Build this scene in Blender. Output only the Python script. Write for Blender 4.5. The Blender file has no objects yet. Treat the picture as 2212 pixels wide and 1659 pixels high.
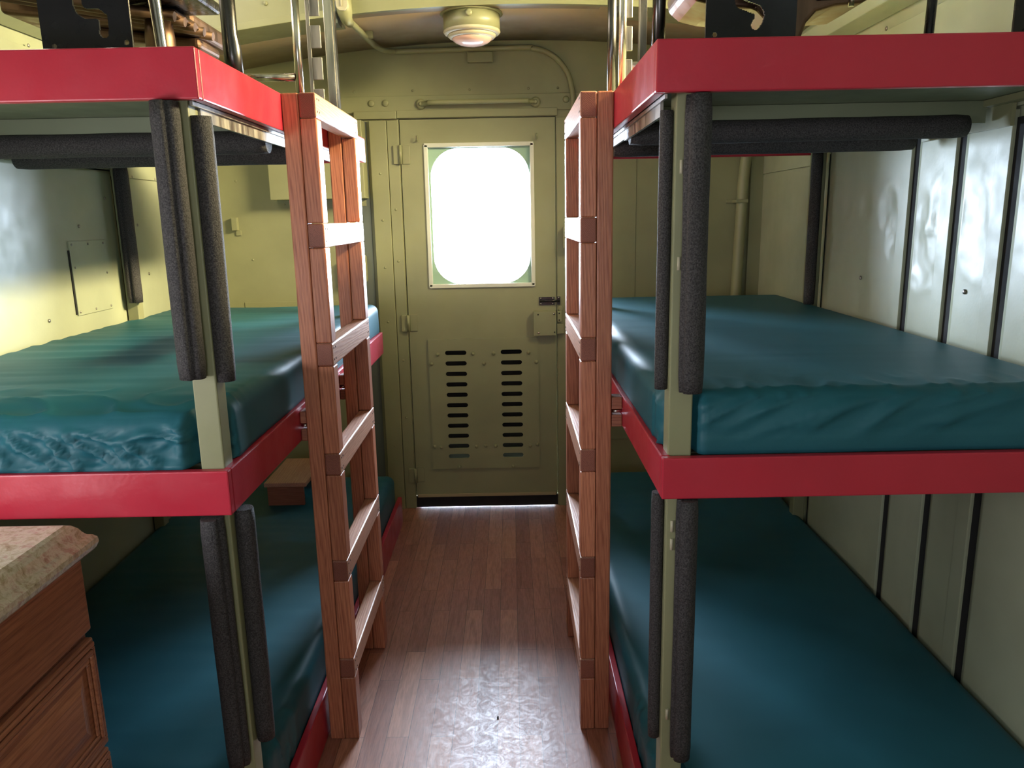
import bpy, bmesh, math, random
from mathutils import Vector, Matrix, noise
random.seed(7)
S = bpy.context.scene
COL = S.collection
PI = math.pi

# ------------------------------------------------------------------ camera
cd = bpy.data.cameras.new('camera'); cam = bpy.data.objects.new('camera', cd); COL.objects.link(cam)
cd.sensor_fit = 'HORIZONTAL'; cd.sensor_width = 36.0; cd.lens = 1661.0/2212*36
cd.clip_start = 0.02
right = Vector((0.99981518, -0.00276963, -0.01902445))
down = Vector((-0.0191802, -0.21122149, -0.97725002))
fwd = Vector((-0.00131175, 0.9774343, -0.21123558))
Mc = Matrix((right, -down, -fwd)).transposed().to_4x4(); Mc.translation = Vector((0, 0, 1.5))
cam.matrix_world = Mc
S.camera = cam
S.view_settings.view_transform = 'Standard'; S.view_settings.look = 'None'
S.view_settings.gamma = 1.0; S.view_settings.use_curve_mapping = False
S.view_settings.exposure = 0.6
S.cycles.use_denoising = True
S.cycles.max_bounces = 8; S.cycles.diffuse_bounces = 5; S.cycles.glossy_bounces = 4
S.cycles.sample_clamp_indirect = 6.0

# ------------------------------------------------------------------ world, window daylight and added fill lamps
W = bpy.data.worlds.new('world'); S.world = W; W.use_nodes = True
bgn = W.node_tree.nodes['Background']; bgn.inputs[0].default_value = (0.68, 0.82, 1.0, 1); bgn.inputs[1].default_value = 74.0

def area(name, loc, direction, sx, sy, power, color, portal=False):
    l = bpy.data.lights.new(name, 'AREA'); l.shape = 'RECTANGLE'; l.size = sx; l.size_y = sy
    l.energy = power; l.color = color
    if portal: l.cycles.is_portal = True
    o = bpy.data.objects.new(name, l); COL.objects.link(o); o.location = loc
    o.rotation_euler = Vector(direction).to_track_quat('-Z', 'Y').to_euler()
    return o
area('daylight_door_window', (-0.14, 3.93, 1.51), (0, -1, 0), 0.5, 0.7, 1, (1, 1, 1), portal=True)
sunny = area('daylight_cupola_right', (1.205, 2.45, 2.40), (-1, 0.14, -0.55), 1.1, 0.19, 60, (1.0, 0.83, 0.46))
sunny.data.spread = math.radians(88)
area('daylight_cupola_left', (-1.495, 2.45, 2.68), (1, 0, -0.25), 1.1, 0.42, 11, (1.0, 0.86, 0.76))
area('added_left_fill', (-1.495, 0.65, 1.22), (1, 0.15, -0.1), 0.8, 0.4, 13, (0.95, 0.93, 1.0))  # lamp added at an unseen spot over the counter to brighten near rails
area('added_rear_fill', (-0.2, -1.48, 1.4), (0, 1, 0), 0.7, 0.7, 9, (0.92, 0.92, 1.0))  # added fill lamp behind the camera, no window known there

# ------------------------------------------------------------------ material helpers
def new_mat(name):
    m = bpy.data.materials.new(name); m.use_nodes = True
    nt = m.node_tree; b = nt.nodes['Principled BSDF']; return m, nt, b
def N(nt, t, **kw):
    n = nt.nodes.new(t)
    for k, v in kw.items():
        if k in n.inputs: n.inputs[k].default_value = v
        else: setattr(n, k, v)
    return n
def mixc(nt, fac, a, b, mode='MIX'):
    n = nt.nodes.new('ShaderNodeMix'); n.data_type = 'RGBA'; n.blend_type = mode
    def put(sock, v):
        if isinstance(v, (tuple, list)): sock.default_value = tuple(v) + ((1,) if len(v) == 3 else ())
        elif isinstance(v, (int, float)): sock.default_value = v
        else: nt.links.new(v, sock)
    put(n.inputs[0], fac); put(n.inputs[6], a); put(n.inputs[7], b)
    return n.outputs[2]
def ramp(nt, fac, stops):
    n = nt.nodes.new('ShaderNodeValToRGB'); nt.links.new(fac, n.inputs[0])
    while len(n.color_ramp.elements) < len(stops): n.color_ramp.elements.new(0.5)
    for e, (p, c) in zip(n.color_ramp.elements, stops):
        e.position = p; e.color = tuple(c) + (1,) if isinstance(c, (tuple, list)) else (c, c, c, 1)
    return n.outputs[0]
def coords(nt, scale=(1, 1, 1), obj_random=False):
    tc = nt.nodes.new('ShaderNodeTexCoord'); mp = nt.nodes.new('ShaderNodeMapping')
    mp.inputs['Scale'].default_value = scale
    nt.links.new(tc.outputs['Object'], mp.inputs['Vector'])
    if obj_random:
        oi = nt.nodes.new('ShaderNodeObjectInfo'); vm = nt.nodes.new('ShaderNodeVectorMath'); vm.operation = 'SCALE'
        cmb = nt.nodes.new('ShaderNodeCombineXYZ')
        for i in range(3): nt.links.new(oi.outputs['Random'], cmb.inputs[i])
        nt.links.new(cmb.outputs[0], vm.inputs[0]); vm.inputs['Scale'].default_value = 23.0
        nt.links.new(vm.outputs[0], mp.inputs['Location'])
        return mp.outputs[0], oi.outputs['Random']
    return mp.outputs[0]
def bump(nt, b, h, strength, dist):
    n = nt.nodes.new('ShaderNodeBump'); n.inputs['Strength'].default_value = strength; n.inputs['Distance'].default_value = dist
    nt.links.new(h, n.inputs['Height']); nt.links.new(n.outputs[0], b.inputs['Normal'])

def paint(name, c, rough=0.45, var=0.06, peel=0.12, scratches=False):
    m, nt, b = new_mat(name)
    v = coords(nt)
    n1 = N(nt, 'ShaderNodeTexNoise', Scale=5.0, Detail=4.0); nt.links.new(v, n1.inputs['Vector'])
    lo = tuple(x*(1-var) for x in c); hi = tuple(min(1, x*(1+var)) for x in c)
    col = ramp(nt, n1.outputs[0], [(0.35, lo), (0.65, hi)])
    nt.links.new(col, b.inputs['Base Color'])
    n2 = N(nt, 'ShaderNodeTexNoise', Scale=110.0, Detail=1.0); nt.links.new(v, n2.inputs['Vector'])
    bump(nt, b, n2.outputs[0], peel, 0.0012)
    n3 = N(nt, 'ShaderNodeTexNoise', Scale=14.0, Detail=3.0); nt.links.new(v, n3.inputs['Vector'])
    r = ramp(nt, n3.outputs[0], [(0.3, max(0, rough-0.07)), (0.7, rough+0.07)])
    nt.links.new(r, b.inputs['Roughness'])
    return m
GREEN = paint('sage_green_paint', (0.255, 0.262, 0.145), 0.42)
GREEN_WALL = paint('sage_green_wall_paint', (0.36, 0.39, 0.27), 0.40)
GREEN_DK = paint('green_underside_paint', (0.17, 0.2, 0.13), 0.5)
RED = paint('red_enamel', (0.45, 0.022, 0.045), 0.36, 0.05, 0.2)
GREYSTRIP = paint('grey_steel_strip', (0.11, 0.13, 0.12), 0.45)
FRAMEPALE = paint('pale_window_trim', (0.6, 0.62, 0.55), 0.4)
DARK = paint('dark_gap', (0.012, 0.012, 0.012), 0.9)
BLACKP = paint('black_enamel', (0.008, 0.008, 0.011), 0.25)
MINT = paint('mint_gasket', (0.32, 0.5, 0.38), 0.5)
BRASS = paint('tarnished_brass_strip', (0.36, 0.3, 0.17), 0.45)
TAN = paint('ceiling_bounce_tint', (0.30, 0.235, 0.15), 0.5)  # tan tint stands in for warm bounced light on the ceiling
CREAM = paint('lamp_cream_ring', (0.45, 0.42, 0.3), 0.4)

def metal(name, c, rough, scale=40):
    m, nt, b = new_mat(name); b.inputs['Metallic'].default_value = 1.0
    v = coords(nt, (1, 1, 0.15)); n = N(nt, 'ShaderNodeTexNoise', Scale=float(scale), Detail=5.0); nt.links.new(v, n.inputs['Vector'])
    nt.links.new(ramp(nt, n.outputs[0], [(0.35, tuple(x*0.55 for x in c)), (0.62, c)]), b.inputs['Base Color'])
    nt.links.new(ramp(nt, n.outputs[0], [(0.3, rough*0.7), (0.7, rough*1.5)]), b.inputs['Roughness'])
    return m
CHROME = metal('worn_chrome', (0.62, 0.58, 0.52), 0.2)
STEEL = metal('bare_steel', (0.42, 0.40, 0.37), 0.42)
DARKTUBE = metal('black_chrome_tube', (0.12, 0.115, 0.11), 0.25)
BRONZE = metal('bronze_seat_metal', (0.20, 0.125, 0.085), 0.42, 25)

def foam_mat():
    m, nt, b = new_mat('charcoal_foam')
    v = coords(nt); n = N(nt, 'ShaderNodeTexNoise', Scale=330.0, Detail=3.0, Roughness=0.7); nt.links.new(v, n.inputs['Vector'])
    nt.links.new(ramp(nt, n.outputs[0], [(0.38, (0.008, 0.008, 0.010)), (0.66, (0.075, 0.070, 0.072))]), b.inputs['Base Color'])
    b.inputs['Roughness'].default_value = 0.65
    bump(nt, b, n.outputs[0], 0.9, 0.003)
    return m
FOAM = foam_mat()

def wood(name, axis, dark, light, rough=0.5, fine=70.0):
    """softwood with grain streaks running along one axis"""
    m, nt, b = new_mat(name)
    sc = [1.0, 1.0, 1.0]; sc[axis] = 0.045
    v, rnd = coords(nt, tuple(sc), True)
    big = N(nt, 'ShaderNodeTexNoise', Scale=9.0, Detail=2.0); nt.links.new(v, big.inputs['Vector'])
    w = N(nt, 'ShaderNodeTexWave', Scale=fine, Distortion=9.0, Detail=2.0); w.inputs['Detail Scale'].default_value = 0.6
    w.bands_direction = 'DIAGONAL'; nt.links.new(v, w.inputs['Vector'])
    f = N(nt, 'ShaderNodeTexNoise', Scale=420.0, Detail=3.0); nt.links.new(v, f.inputs['Vector'])
    c1 = ramp(nt, w.outputs['Fac'], [(0.1, light), (0.75, tuple((a+q)/2 for a, q in zip(light, dark))), (1.0, dark)])
    c2 = mixc(nt, 0.55, c1, ramp(nt, f.outputs[0], [(0.35, dark), (0.6, light)]))
    c3 = mixc(nt, 0.75, c2, ramp(nt, big.outputs[0], [(0.35, (0.72, 0.68, 0.66)), (0.65, (1.0, 1.0, 1.0))]), 'MULTIPLY')
    c4 = mixc(nt, 1.0, c3, ramp(nt, rnd, [(0.0, (0.84, 0.8, 0.78)), (1.0, (1.12, 1.1, 1.08))]), 'MULTIPLY')
    nt.links.new(c4, b.inputs['Base Color']); b.inputs['Roughness'].default_value = rough
    bump(nt, b, w.outputs['Fac'], 0.12, 0.001)
    return m
FIR_Z = wood('fir_upright', 2, (0.31, 0.095, 0.052), (0.56, 0.225, 0.125), 0.4)
FIR_Y = wood('fir_rung', 1, (0.42, 0.2, 0.13), (0.62, 0.36, 0.25), 0.4)
FIR_X = wood('fir_block', 0, (0.22, 0.07, 0.04), (0.36, 0.14, 0.08), 0.5)
FIR_END = wood('fir_end_grain', 1, (0.19, 0.06, 0.042), (0.30, 0.105, 0.068), 0.55, 120.0)
CAB_Y = wood('stained_cabinet_wood', 1, (0.26, 0.09, 0.045), (0.46, 0.19, 0.095), 0.34, 40.0)
CAB_Z = wood('stained_cabinet_stile', 2, (0.26, 0.09, 0.045), (0.44, 0.18, 0.09), 0.34, 40.0)

def floor_mat():
    m, nt, b = new_mat('laminate_planks')
    tc = nt.nodes.new('ShaderNodeTexCoord'); mp = nt.nodes.new('ShaderNodeMapping')
    mp.inputs['Rotation'].default_value = (0, 0, PI/2); nt.links.new(tc.outputs['Object'], mp.inputs['Vector'])
    br = nt.nodes.new('ShaderNodeTexBrick'); nt.links.new(mp.outputs[0], br.inputs['Vector'])
    br.offset = 0.37; br.squash = 1.0
    for k, val in {'Scale': 1.0, 'Mortar Size': 0.0008, 'Mortar Smooth': 0.2, 'Bias': 0.0, 'Brick Width': 0.46, 'Row Height': 0.066}.items():
        br.inputs[k].default_value = val
    br.inputs['Color1'].default_value = (0, 0, 0, 1); br.inputs['Color2'].default_value = (1, 1, 1, 1); br.inputs['Mortar'].default_value = (0.5, 0.5, 0.5, 1)
    # shift grain per plank
    vm = nt.nodes.new('ShaderNodeVectorMath'); vm.operation = 'MULTIPLY_ADD'
    nt.links.new(br.outputs['Color'], vm.inputs[0]); vm.inputs[1].default_value = (7, 13, 3)
    sc = nt.nodes.new('ShaderNodeMapping'); sc.inputs['Scale'].default_value = (1, 0.09, 1); nt.links.new(tc.outputs['Object'], sc.inputs['Vector'])
    nt.links.new(sc.outputs[0], vm.inputs[2])
    w = N(nt, 'ShaderNodeTexNoise', Scale=26.0, Detail=6.0, Roughness=0.6, Distortion=1.6); nt.links.new(vm.outputs[0], w.inputs['Vector'])
    f = N(nt, 'ShaderNodeTexNoise', Scale=240.0, Detail=3.0); nt.links.new(vm.outputs[0], f.inputs['Vector'])
    plank = ramp(nt, br.outputs['Color'], [(0.0, (0.33, 0.135, 0.092)), (0.45, (0.43, 0.19, 0.13)), (1.0, (0.53, 0.255, 0.17))])
    c = mixc(nt, 0.85, plank, ramp(nt, w.outputs[0], [(0.3, (0.6, 0.54, 0.5)), (0.52, (1, 1, 1)), (0.7, (0.8, 0.76, 0.72))]), 'MULTIPLY')
    c = mixc(nt, 0.6, c, ramp(nt, f.outputs[0], [(0.35, (0.68, 0.64, 0.6)), (0.6, (1.05, 1.05, 1.05))]), 'MULTIPLY')
    c = mixc(nt, br.outputs['Fac'], c, (0.07, 0.035, 0.025))
    nt.links.new(c, b.inputs['Base Color'])
    s = N(nt, 'ShaderNodeTexNoise', Scale=22.0, Detail=8.0, Roughness=0.75, Distortion=2.0); nt.links.new(tc.outputs['Object'], s.inputs['Vector'])
    nt.links.new(ramp(nt, s.outputs[0], [(0.35, 0.30), (0.6, 0.46)]), b.inputs['Roughness'])
    bump(nt, b, s.outputs[0], 0.12, 0.002)
    return m
FLOORM = floor_mat()

def granite():
    m, nt, b = new_mat('pink_beige_granite'); v = coords(nt)
    a = N(nt, 'ShaderNodeTexNoise', Scale=30.0, Detail=8.0, Roughness=0.75, Distortion=0.6); nt.links.new(v, a.inputs['Vector'])
    p = N(nt, 'ShaderNodeTexNoise', Scale=75.0, Detail=4.0); nt.links.new(v, p.inputs['Vector'])
    c = ramp(nt, a.outputs[0], [(0.3, (0.22, 0.15, 0.08)), (0.42, (0.52, 0.42, 0.28)), (0.52, (0.70, 0.61, 0.48)), (0.62, (0.55, 0.34, 0.27)), (0.75, (0.74, 0.66, 0.55))])
    c = mixc(nt, 0.7, c, ramp(nt, p.outputs[0], [(0.3, (0.62, 0.5, 0.42)), (0.5, (1, 1, 1))]), 'MULTIPLY')
    nt.links.new(c, b.inputs['Base Color']); b.inputs['Roughness'].default_value = 0.22
    return m
GRANITE = granite()

def fabric():
    m, nt, b = new_mat('teal_vinyl_ticking'); v = coords(nt)
    a = N(nt, 'ShaderNodeTexNoise', Scale=4.0, Detail=3.0); nt.links.new(v, a.inputs['Vector'])
    nt.links.new(ramp(nt, a.outputs[0], [(0.3, (0.010, 0.088, 0.116)), (0.7, (0.014, 0.108, 0.142))]), b.inputs['Base Color'])
    w = N(nt, 'ShaderNodeTexNoise', Scale=900.0, Detail=1.0); nt.links.new(v, w.inputs['Vector'])
    bump(nt, b, w.outputs[0], 0.25, 0.0006)
    b.inputs['Roughness'].default_value = 0.52
    b.inputs['Sheen Weight'].default_value = 0.0; b.inputs['IOR'].default_value = 1.4
    return m
TEAL = fabric()

def lens_mat():
    m, nt, b = new_mat('pinkish_lamp_glass'); b.inputs['Base Color'].default_value = (0.75, 0.5, 0.42, 1)
    b.inputs['Roughness'].default_value = 0.15; b.inputs['Coat Weight'].default_value = 0.6
    return m
LENS = lens_mat()
def glass_mat():
    m, nt, b = new_mat('window_glass'); nt.nodes.remove(b)
    g = nt.nodes.new('ShaderNodeBsdfGlossy'); g.inputs['Roughness'].default_value = 0.02
    t = nt.nodes.new('ShaderNodeBsdfTransparent'); mx = nt.nodes.new('ShaderNodeMixShader'); fr = nt.nodes.new('ShaderNodeFresnel')
    nt.links.new(fr.outputs[0], mx.inputs[0]); nt.links.new(t.outputs[0], mx.inputs[1]); nt.links.new(g.outputs[0], mx.inputs[2])
    nt.links.new(mx.outputs[0], nt.nodes['Material Output'].inputs[0]); return m
GLASS = glass_mat()

# ------------------------------------------------------------------ mesh helpers
def obj(name, bm, mat, parent=None, smooth=False, bevel=0.0, seg=2, mods=True):
    me = bpy.data.meshes.new(name); bm.normal_update(); bm.to_mesh(me); bm.free()
    for mt in (mat if isinstance(mat, (list, tuple)) else [mat]): me.materials.append(mt)
    if smooth:
        for p in me.polygons: p.use_smooth = True
    o = bpy.data.objects.new(name, me); COL.objects.link(o)
    if parent: o.parent = parent
    if bevel:
        md = o.modifiers.new('edge', 'BEVEL'); md.width = bevel; md.segments = seg; md.limit_method = 'ANGLE'; md.angle_limit = 0.6
    return o
def pieces(name, bm, mat, parent=None, mk=None, **k):
    """one object per separate piece of the bmesh"""
    mk = mk or obj
    bm.verts.ensure_lookup_table(); seen = set(); out = []
    for v0 in list(bm.verts):
        if v0 in seen: continue
        st_, isl = [v0], []; seen.add(v0)
        while st_:
            v = st_.pop(); isl.append(v)
            for e in v.link_edges:
                w = e.other_vert(v)
                if w not in seen: seen.add(w); st_.append(w)
        nb = bmesh.new(); mp = {v: nb.verts.new(v.co) for v in isl}
        fs = {f for v in isl for f in v.link_faces}
        for f in fs:
            g = nb.faces.new([mp[v] for v in f.verts]); g.smooth = f.smooth; g.material_index = f.material_index
        out.append(mk(name, nb, mat, parent, **k))
    bm.free(); return out
def box(bm, x0, x1, y0, y1, z0, z1, mi=0):
    vs = [bm.verts.new((x, y, z)) for x in (x0, x1) for y in (y0, y1) for z in (z0, z1)]
    for f in ((0, 1, 3, 2), (4, 6, 7, 5), (0, 4, 5, 1), (2, 3, 7, 6), (0, 2, 6, 4), (1, 5, 7, 3)):
        fc = bm.faces.new([vs[i] for i in f]); fc.material_index = mi
    return vs
def BX(*a):
    bm = bmesh.new(); box(bm, *a); return bm
def BXS(*boxes):
    bm = bmesh.new()
    for b_ in boxes: box(bm, *b_)
    return bm
def tube(bm, pts, r, seg=14, caps=True):
    pts = [Vector(p) for p in pts]; rings = []
    rr = r if isinstance(r, (list, tuple)) else [r]*len(pts)
    up = None
    for i, p in enumerate(pts):
        t = (pts[min(i+1, len(pts)-1)] - pts[max(i-1, 0)]).normalized()
        if up is None: up = Vector((0, 0, 1)) if abs(t.z) < 0.9 else Vector((0, 1, 0))
        s = t.cross(up).normalized(); u = s.cross(t).normalized(); up = u
        rings.append([bm.verts.new(p + (s*math.cos(2*PI*k/seg) + u*math.sin(2*PI*k/seg))*rr[i]) for k in range(seg)])
    for a, b_ in zip(rings, rings[1:]):
        for k in range(seg): bm.faces.new((a[k], a[(k+1) % seg], b_[(k+1) % seg], b_[k])).smooth = True
    if caps: bm.faces.new(rings[0][::-1]); bm.faces.new(rings[-1])
def TUBE(pts, r, seg=14):
    bm = bmesh.new(); tube(bm, pts, r, seg); return bm
def lathe(bm, prof, center, axis='z', seg=40):
    c = Vector(center); rings = []
    for r, h in prof:
        ring = []
        for k in range(seg):
            a = 2*PI*k/seg; q = (r*math.cos(a), r*math.sin(a))
            ring.append(bm.verts.new(c + (Vector((q[0], q[1], h)) if axis == 'z' else Vector((q[0], h, q[1])) if axis == 'y' else Vector((h, q[0], q[1])))))
        rings.append(ring)
    for a, b_ in zip(rings, rings[1:]):
        for k in range(seg): bm.faces.new((a[k], a[(k+1) % seg], b_[(k+1) % seg], b_[k])).smooth = True
    bm.faces.new(rings[0][::-1]); bm.faces.new(rings[-1])
    bmesh.ops.recalc_face_normals(bm, faces=bm.faces)
def prism(bm, outline, axis, a0, a1, mi=0):
    """extrude a 2D outline along an axis (0 x: outline (y,z); 1 y: (x,z); 2 z: (x,y))"""
    def P3(p, a): return (a, p[0], p[1]) if axis == 0 else (p[0], a, p[1]) if axis == 1 else (p[0], p[1], a)
    A = [bm.verts.new(P3(p, a0)) for p in outline]; B = [bm.verts.new(P3(p, a1)) for p in outline]
    n = len(outline)
    fs = [bm.faces.new(A[::-1]), bm.faces.new(B)]
    for i in range(n): fs.append(bm.faces.new((A[i], A[(i+1) % n], B[(i+1) % n], B[i])))
    for f in fs: f.material_index = mi
    bmesh.ops.recalc_face_normals(bm, faces=fs)
def rivets(bm, pts, normal, r=0.006, h=0.003, seg=10):
    ax = {'x': 'x', 'y': 'y', 'z': 'z'}[normal[-1]]; s = -1 if normal[0] == '-' else 1
    for p in pts: 
        b2 = [(r, 0), (r*0.92, s*h*0.5), (r*0.6, s*h*0.9), (r*0.15, s*h)]
        lathe(bm, b2, p, ax, seg)
def thing(name, label, cat, loc=(0, 0, 0), group=None):
    o = bpy.data.objects.new(name, None); COL.objects.link(o); o.location = loc; o.empty_display_size = 0.05
    o['label'] = label; o['category'] = cat
    if group: o['group'] = group
    return o
def tag(o, label, cat, group=None):
    o['label'] = label; o['category'] = cat
    if group: o['group'] = group
    return o
def struct(o): o['kind'] = 'structure'; return o
def rrect(x0, x1, z0, z1, r, n=8):
    out = []
    for cx, cz, a0 in ((x1-r, z1-r, 0), (x0+r, z1-r, PI/2), (x0+r, z0+r, PI), (x1-r, z0+r, 1.5*PI)):
        for k in range(n+1): out.append((cx + r*math.cos(a0 + PI/2*k/n), cz + r*math.sin(a0 + PI/2*k/n)))
    return out
def ring_panel(bm, outer, inner, y0, y1):
    """plate in the xz plane with a hole; outer and inner have equal point counts"""
    n = len(outer)
    V = {}
    for key, pts, y in (('of', outer, y0), ('inf', inner, y0), ('ob', outer, y1), ('inb', inner, y1)):
        V[key] = [bm.verts.new((p[0], y, p[1])) for p in pts]
    for i in range(n):
        j = (i+1) % n
        bm.faces.new((V['of'][i], V['of'][j], V['inf'][j], V['inf'][i]))
        bm.faces.new((V['ob'][j], V['ob'][i], V['inb'][i], V['inb'][j]))
        bm.faces.new((V['inf'][i], V['inf'][j], V['inb'][j], V['inb'][i]))
        bm.faces.new((V['of'][j], V['of'][i], V['ob'][i], V['ob'][j]))
    bmesh.ops.recalc_face_normals(bm, faces=bm.faces)

# ================================================================== THE SETTING
XL, XR, YB, YF = -1.51, 1.20, 3.87, -1.5       # inner faces of the car
XR2 = 1.235
def zc(x): return 2.3145 - 0.0695*x*x          # arched end ceiling
struct(obj('floor', BX(-1.7, 1.4, -1.6, 3.95, -0.04, 0), FLOORM))

# rear wall: plates around the door opening (door leaf is its own object)
DX0, DX1, DZ0, DZ1 = -0.520, 0.224, 0.012, 1.968
wb = bmesh.new()
box(wb, -1.7, DX0-0.004, YB, YB+0.08, 0, 2.4)
box(wb, DX1+0.004, 1.4, YB, YB+0.08, 0, 2.4)
box(wb, DX0-0.004, DX1+0.004, YB, YB+0.08, DZ1+0.004, 2.4)
box(wb, DX0-0.004, DX0+0.012, YB+0.042, YB+0.08, 0, DZ1+0.004); box(wb, DX1-0.012, DX1+0.004, YB+0.042, YB+0.08, 0, DZ1+0.004); box(wb, DX0, DX1, YB+0.042, YB+0.08, DZ1-0.012, DZ1+0.004)
wall_back = struct(obj('wall_back', wb, GREEN))
def back_plate(x0, x1, z0, z1, t, mat=GREEN, name='wall_plate'):
    o = obj(name, BX(x0, x1, YB-t, YB, z0, z1), mat, wall_back, bevel=min(0.0025, t*0.4)); return o
back_plate(-1.505, 1.23, 2.0, 2.076, 0.010, name='header_plate')
back_plate(-0.735, -0.532, 1.972, 2.008, 0.018, name='header_plate')
back_plate(-0.530, 0.236, 1.974, 2.010, 0.016, name='header_plate')
back_plate(-0.665, -0.583, 0.0, 1.966, 0.020, name='door_casing')
back_plate(-0.581, -0.527, 0.0, 1.966, 0.013, name='door_casing')
back_plate(0.231, 0.315, 0.0, 1.966, 0.010, name='door_casing')
back_plate(-0.722, -0.680, 0.02, 1.962, 0.004, GREYSTRIP, 'grey_strip')
back_plate(-1.34, -0.735, 0.4, 1.11, 0.003)
back_plate(0.33, 0.62, 0.36, 1.9, 0.003)
bm = bmesh.new()
rivets(bm, [(-0.649, YB-0.010, 2.044), (-0.582, YB-0.010, 2.044), (0.278, YB-0.010, 2.046)], '-y', 0.016, 0.008, 16)
pieces('dome_bolt', bm, GREEN, wall_back)
bm = bmesh.new()
pts = [(-0.622, YB-0.020, z) for z in (1.72, 1.5, 1.27, 1.0, 0.35)] + [(-0.556, YB-0.013, z) for z in (1.55, 1.3, 0.8, 0.5)]
pts += [(0.283, YB-0.010, z) for z in (1.16, 1.03, 0.9, 0.77, 0.64, 0.51, 0.38, 0.25)]
pts += [(x, YB, z) for x, z in ((-1.33, 1.70), (-1.28, 1.32), (-0.74, 1.26), (0.55, 1.8), (0.9, 1.55), (0.52, 1.35), (0.88, 1.25), (0.75, 1.7))]
pts += [(x, YB, 2.1) for x in (-0.9, -0.73, -0.45, -0.18, 0.1, 0.24)]
rivets(bm, pts, '-y', 0.006, 0.003)
pieces('rivet', bm, GREEN, wall_back)

# ---- door
door = struct(bpy.data.objects.new('door_1', None)); COL.objects.link(door); door.location = (0, 0, 0)
WX0, WX1, WZ0, WZ1 = -0.381, 0.099, 1.181, 1.834      # glazed opening
n = 9
outer = []
inner = rrect(WX0, WX1, WZ0, WZ1, 0.115, 9)
# leaf: four solid stiles/rails around a rectangular hole
LX0, LX1, LZ0, LZ1 = -0.404, 0.116, 1.168, 1.852
D0, D1 = YB-0.004, YB+0.040
leaf = BXS((DX0, LX0, D0, D1, DZ0+0.05, DZ1), (LX1, DX1, D0, D1, DZ0+0.05, DZ1), (LX0, LX1, D0, D1, LZ1, DZ1), (LX0, LX1, D0, D1, DZ0+0.05, 0.222),
           (LX0, LX1, D0, D1, 0.9, LZ0), (LX0, -0.36, D0, D1, 0.222, 0.9), (0.07, LX1, D0, D1, 0.222, 0.9), (-0.22, -0.07, D0, D1, 0.222, 0.9))
obj('door_leaf', leaf, GREEN, door)
# rounded gasket plate around the glass
bm = bmesh.new()
inn = rrect(WX0, WX1, WZ0, WZ1, 0.135, 9)
out = []
cx, cz = (LX0+LX1)/2, (LZ0+LZ1)/2
corners = [(LX1, LZ1), (LX0, LZ1), (LX0, LZ0), (LX1, LZ0)]
for q in range(4):
    C0 = corners[q]
    for k in range(10):
        f = k/9
        hx, hz = (LX1-LX0)/2, (LZ1-LZ0)/2
        p = inn[q*10+k]
        # project onto the rectangle side
        if q in (0, 2): side_x = f < 0.5
        else: side_x = f >= 0.5
        if k in (4, 5): out.append((C0[0] + (0.0005 if k == 5 else 0)*(1 if q in (1, 2) else -1)*(1 if q in (0, 2) else 0), C0[1] - (0.0005 if k == 5 else 0)*(1 if q in (0, 1) else -1)*(1 if q in (1, 3) else 0)))
        elif side_x: out.append((C0[0], p[1]))
        else: out.append((p[0], C0[1]))
ring_panel(bm, out, inn, YB+0.008, YB+0.02)
obj('window_gasket', bm, MINT, door)
bm = BXS((LX0-0.004, LX1+0.004, YB-0.012, YB+0.01, LZ1-0.014, LZ1+0.006), (LX0-0.004, LX1+0.004, YB-0.012, YB+0.01, LZ0-0.006, LZ0+0.014),
         (LX0-0.006, LX0+0.014, YB-0.012, YB+0.01, LZ0, LZ1), (LX1-0.014, LX1+0.006, YB-0.012, YB+0.01, LZ0, LZ1))
obj('window_frame', bm, FRAMEPALE, door, bevel=0.003)
obj('window_pane', BX(WX0-0.01, WX1+0.01, YB+0.021, YB+0.025, WZ0-0.01, WZ1+0.01), GLASS, door)
# slotted vent plate
vp = bmesh.new()
VX0, VX1, VZ0, VZ1 = -0.427, 0.132, 0.217, 0.905
cols = [(-0.343, -0.234), (-0.060, 0.048)]
zs = [0.8335 - i*0.0548 for i in range(11)]
zcut = [VZ0] + [v for i in range(10, -1, -1) for v in (zs[i]-0.0118, zs[i]+0.0118)] + [VZ1]
vy0, vy1 = YB-0.013, YB-0.004
xs_ = [VX0, cols[0][0], cols[0][1], cols[1][0], cols[1][1], VX1]
box(vp, xs_[0], xs_[1], vy0, vy1, VZ0, VZ1); box(vp, xs_[2], xs_[3], vy0, vy1, VZ0, VZ1); box(vp, xs_[4], xs_[5], vy0, vy1, VZ0, VZ1)
for c0, c1 in cols:
    for i in range(0, len(zcut), 2): box(vp, c0, c1, vy0, vy1, zcut[i], zcut[i+1])
    for z in zs:      # rounded slot ends
        for xe, s in ((c0, 1), (c1, -1)):
            r = 0.0118
            for sz in (1, -1):
                arc = [(xe, z+sz*r)] + [(xe+s*r*(1-math.cos(a)), z+sz*r*math.sin(a)) for a in [PI/2*k/6 for k in range(7)]][::-1]
                prism(vp, arc, 1, vy0, vy1)
obj('vent_plate', vp, GREEN, door)
obj('vent_backing', BX(-0.40, 0.11, YB+0.036, YB+0.039, 0.23, 0.9), DARK, door)
bm = bmesh.new()
rivets(bm, [(x, vy0, z) for x, z in [(-0.38, 0.828), (-0.2, 0.829), (-0.096, 0.827), (0.082, 0.829), (-0.412, 0.78), (-0.146, 0.777), (0.121, 0.779), (-0.414, 0.342), (-0.379, 0.337), (-0.197, 0.337), (-0.148, 0.341), (-0.096, 0.338), (0.084, 0.336), (0.122, 0.342), (-0.289, 0.228), (-0.006, 0.225)]], '-y', 0.010, 0.009, 12)
pieces('vent_bolt', bm, GREEN, door)
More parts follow.
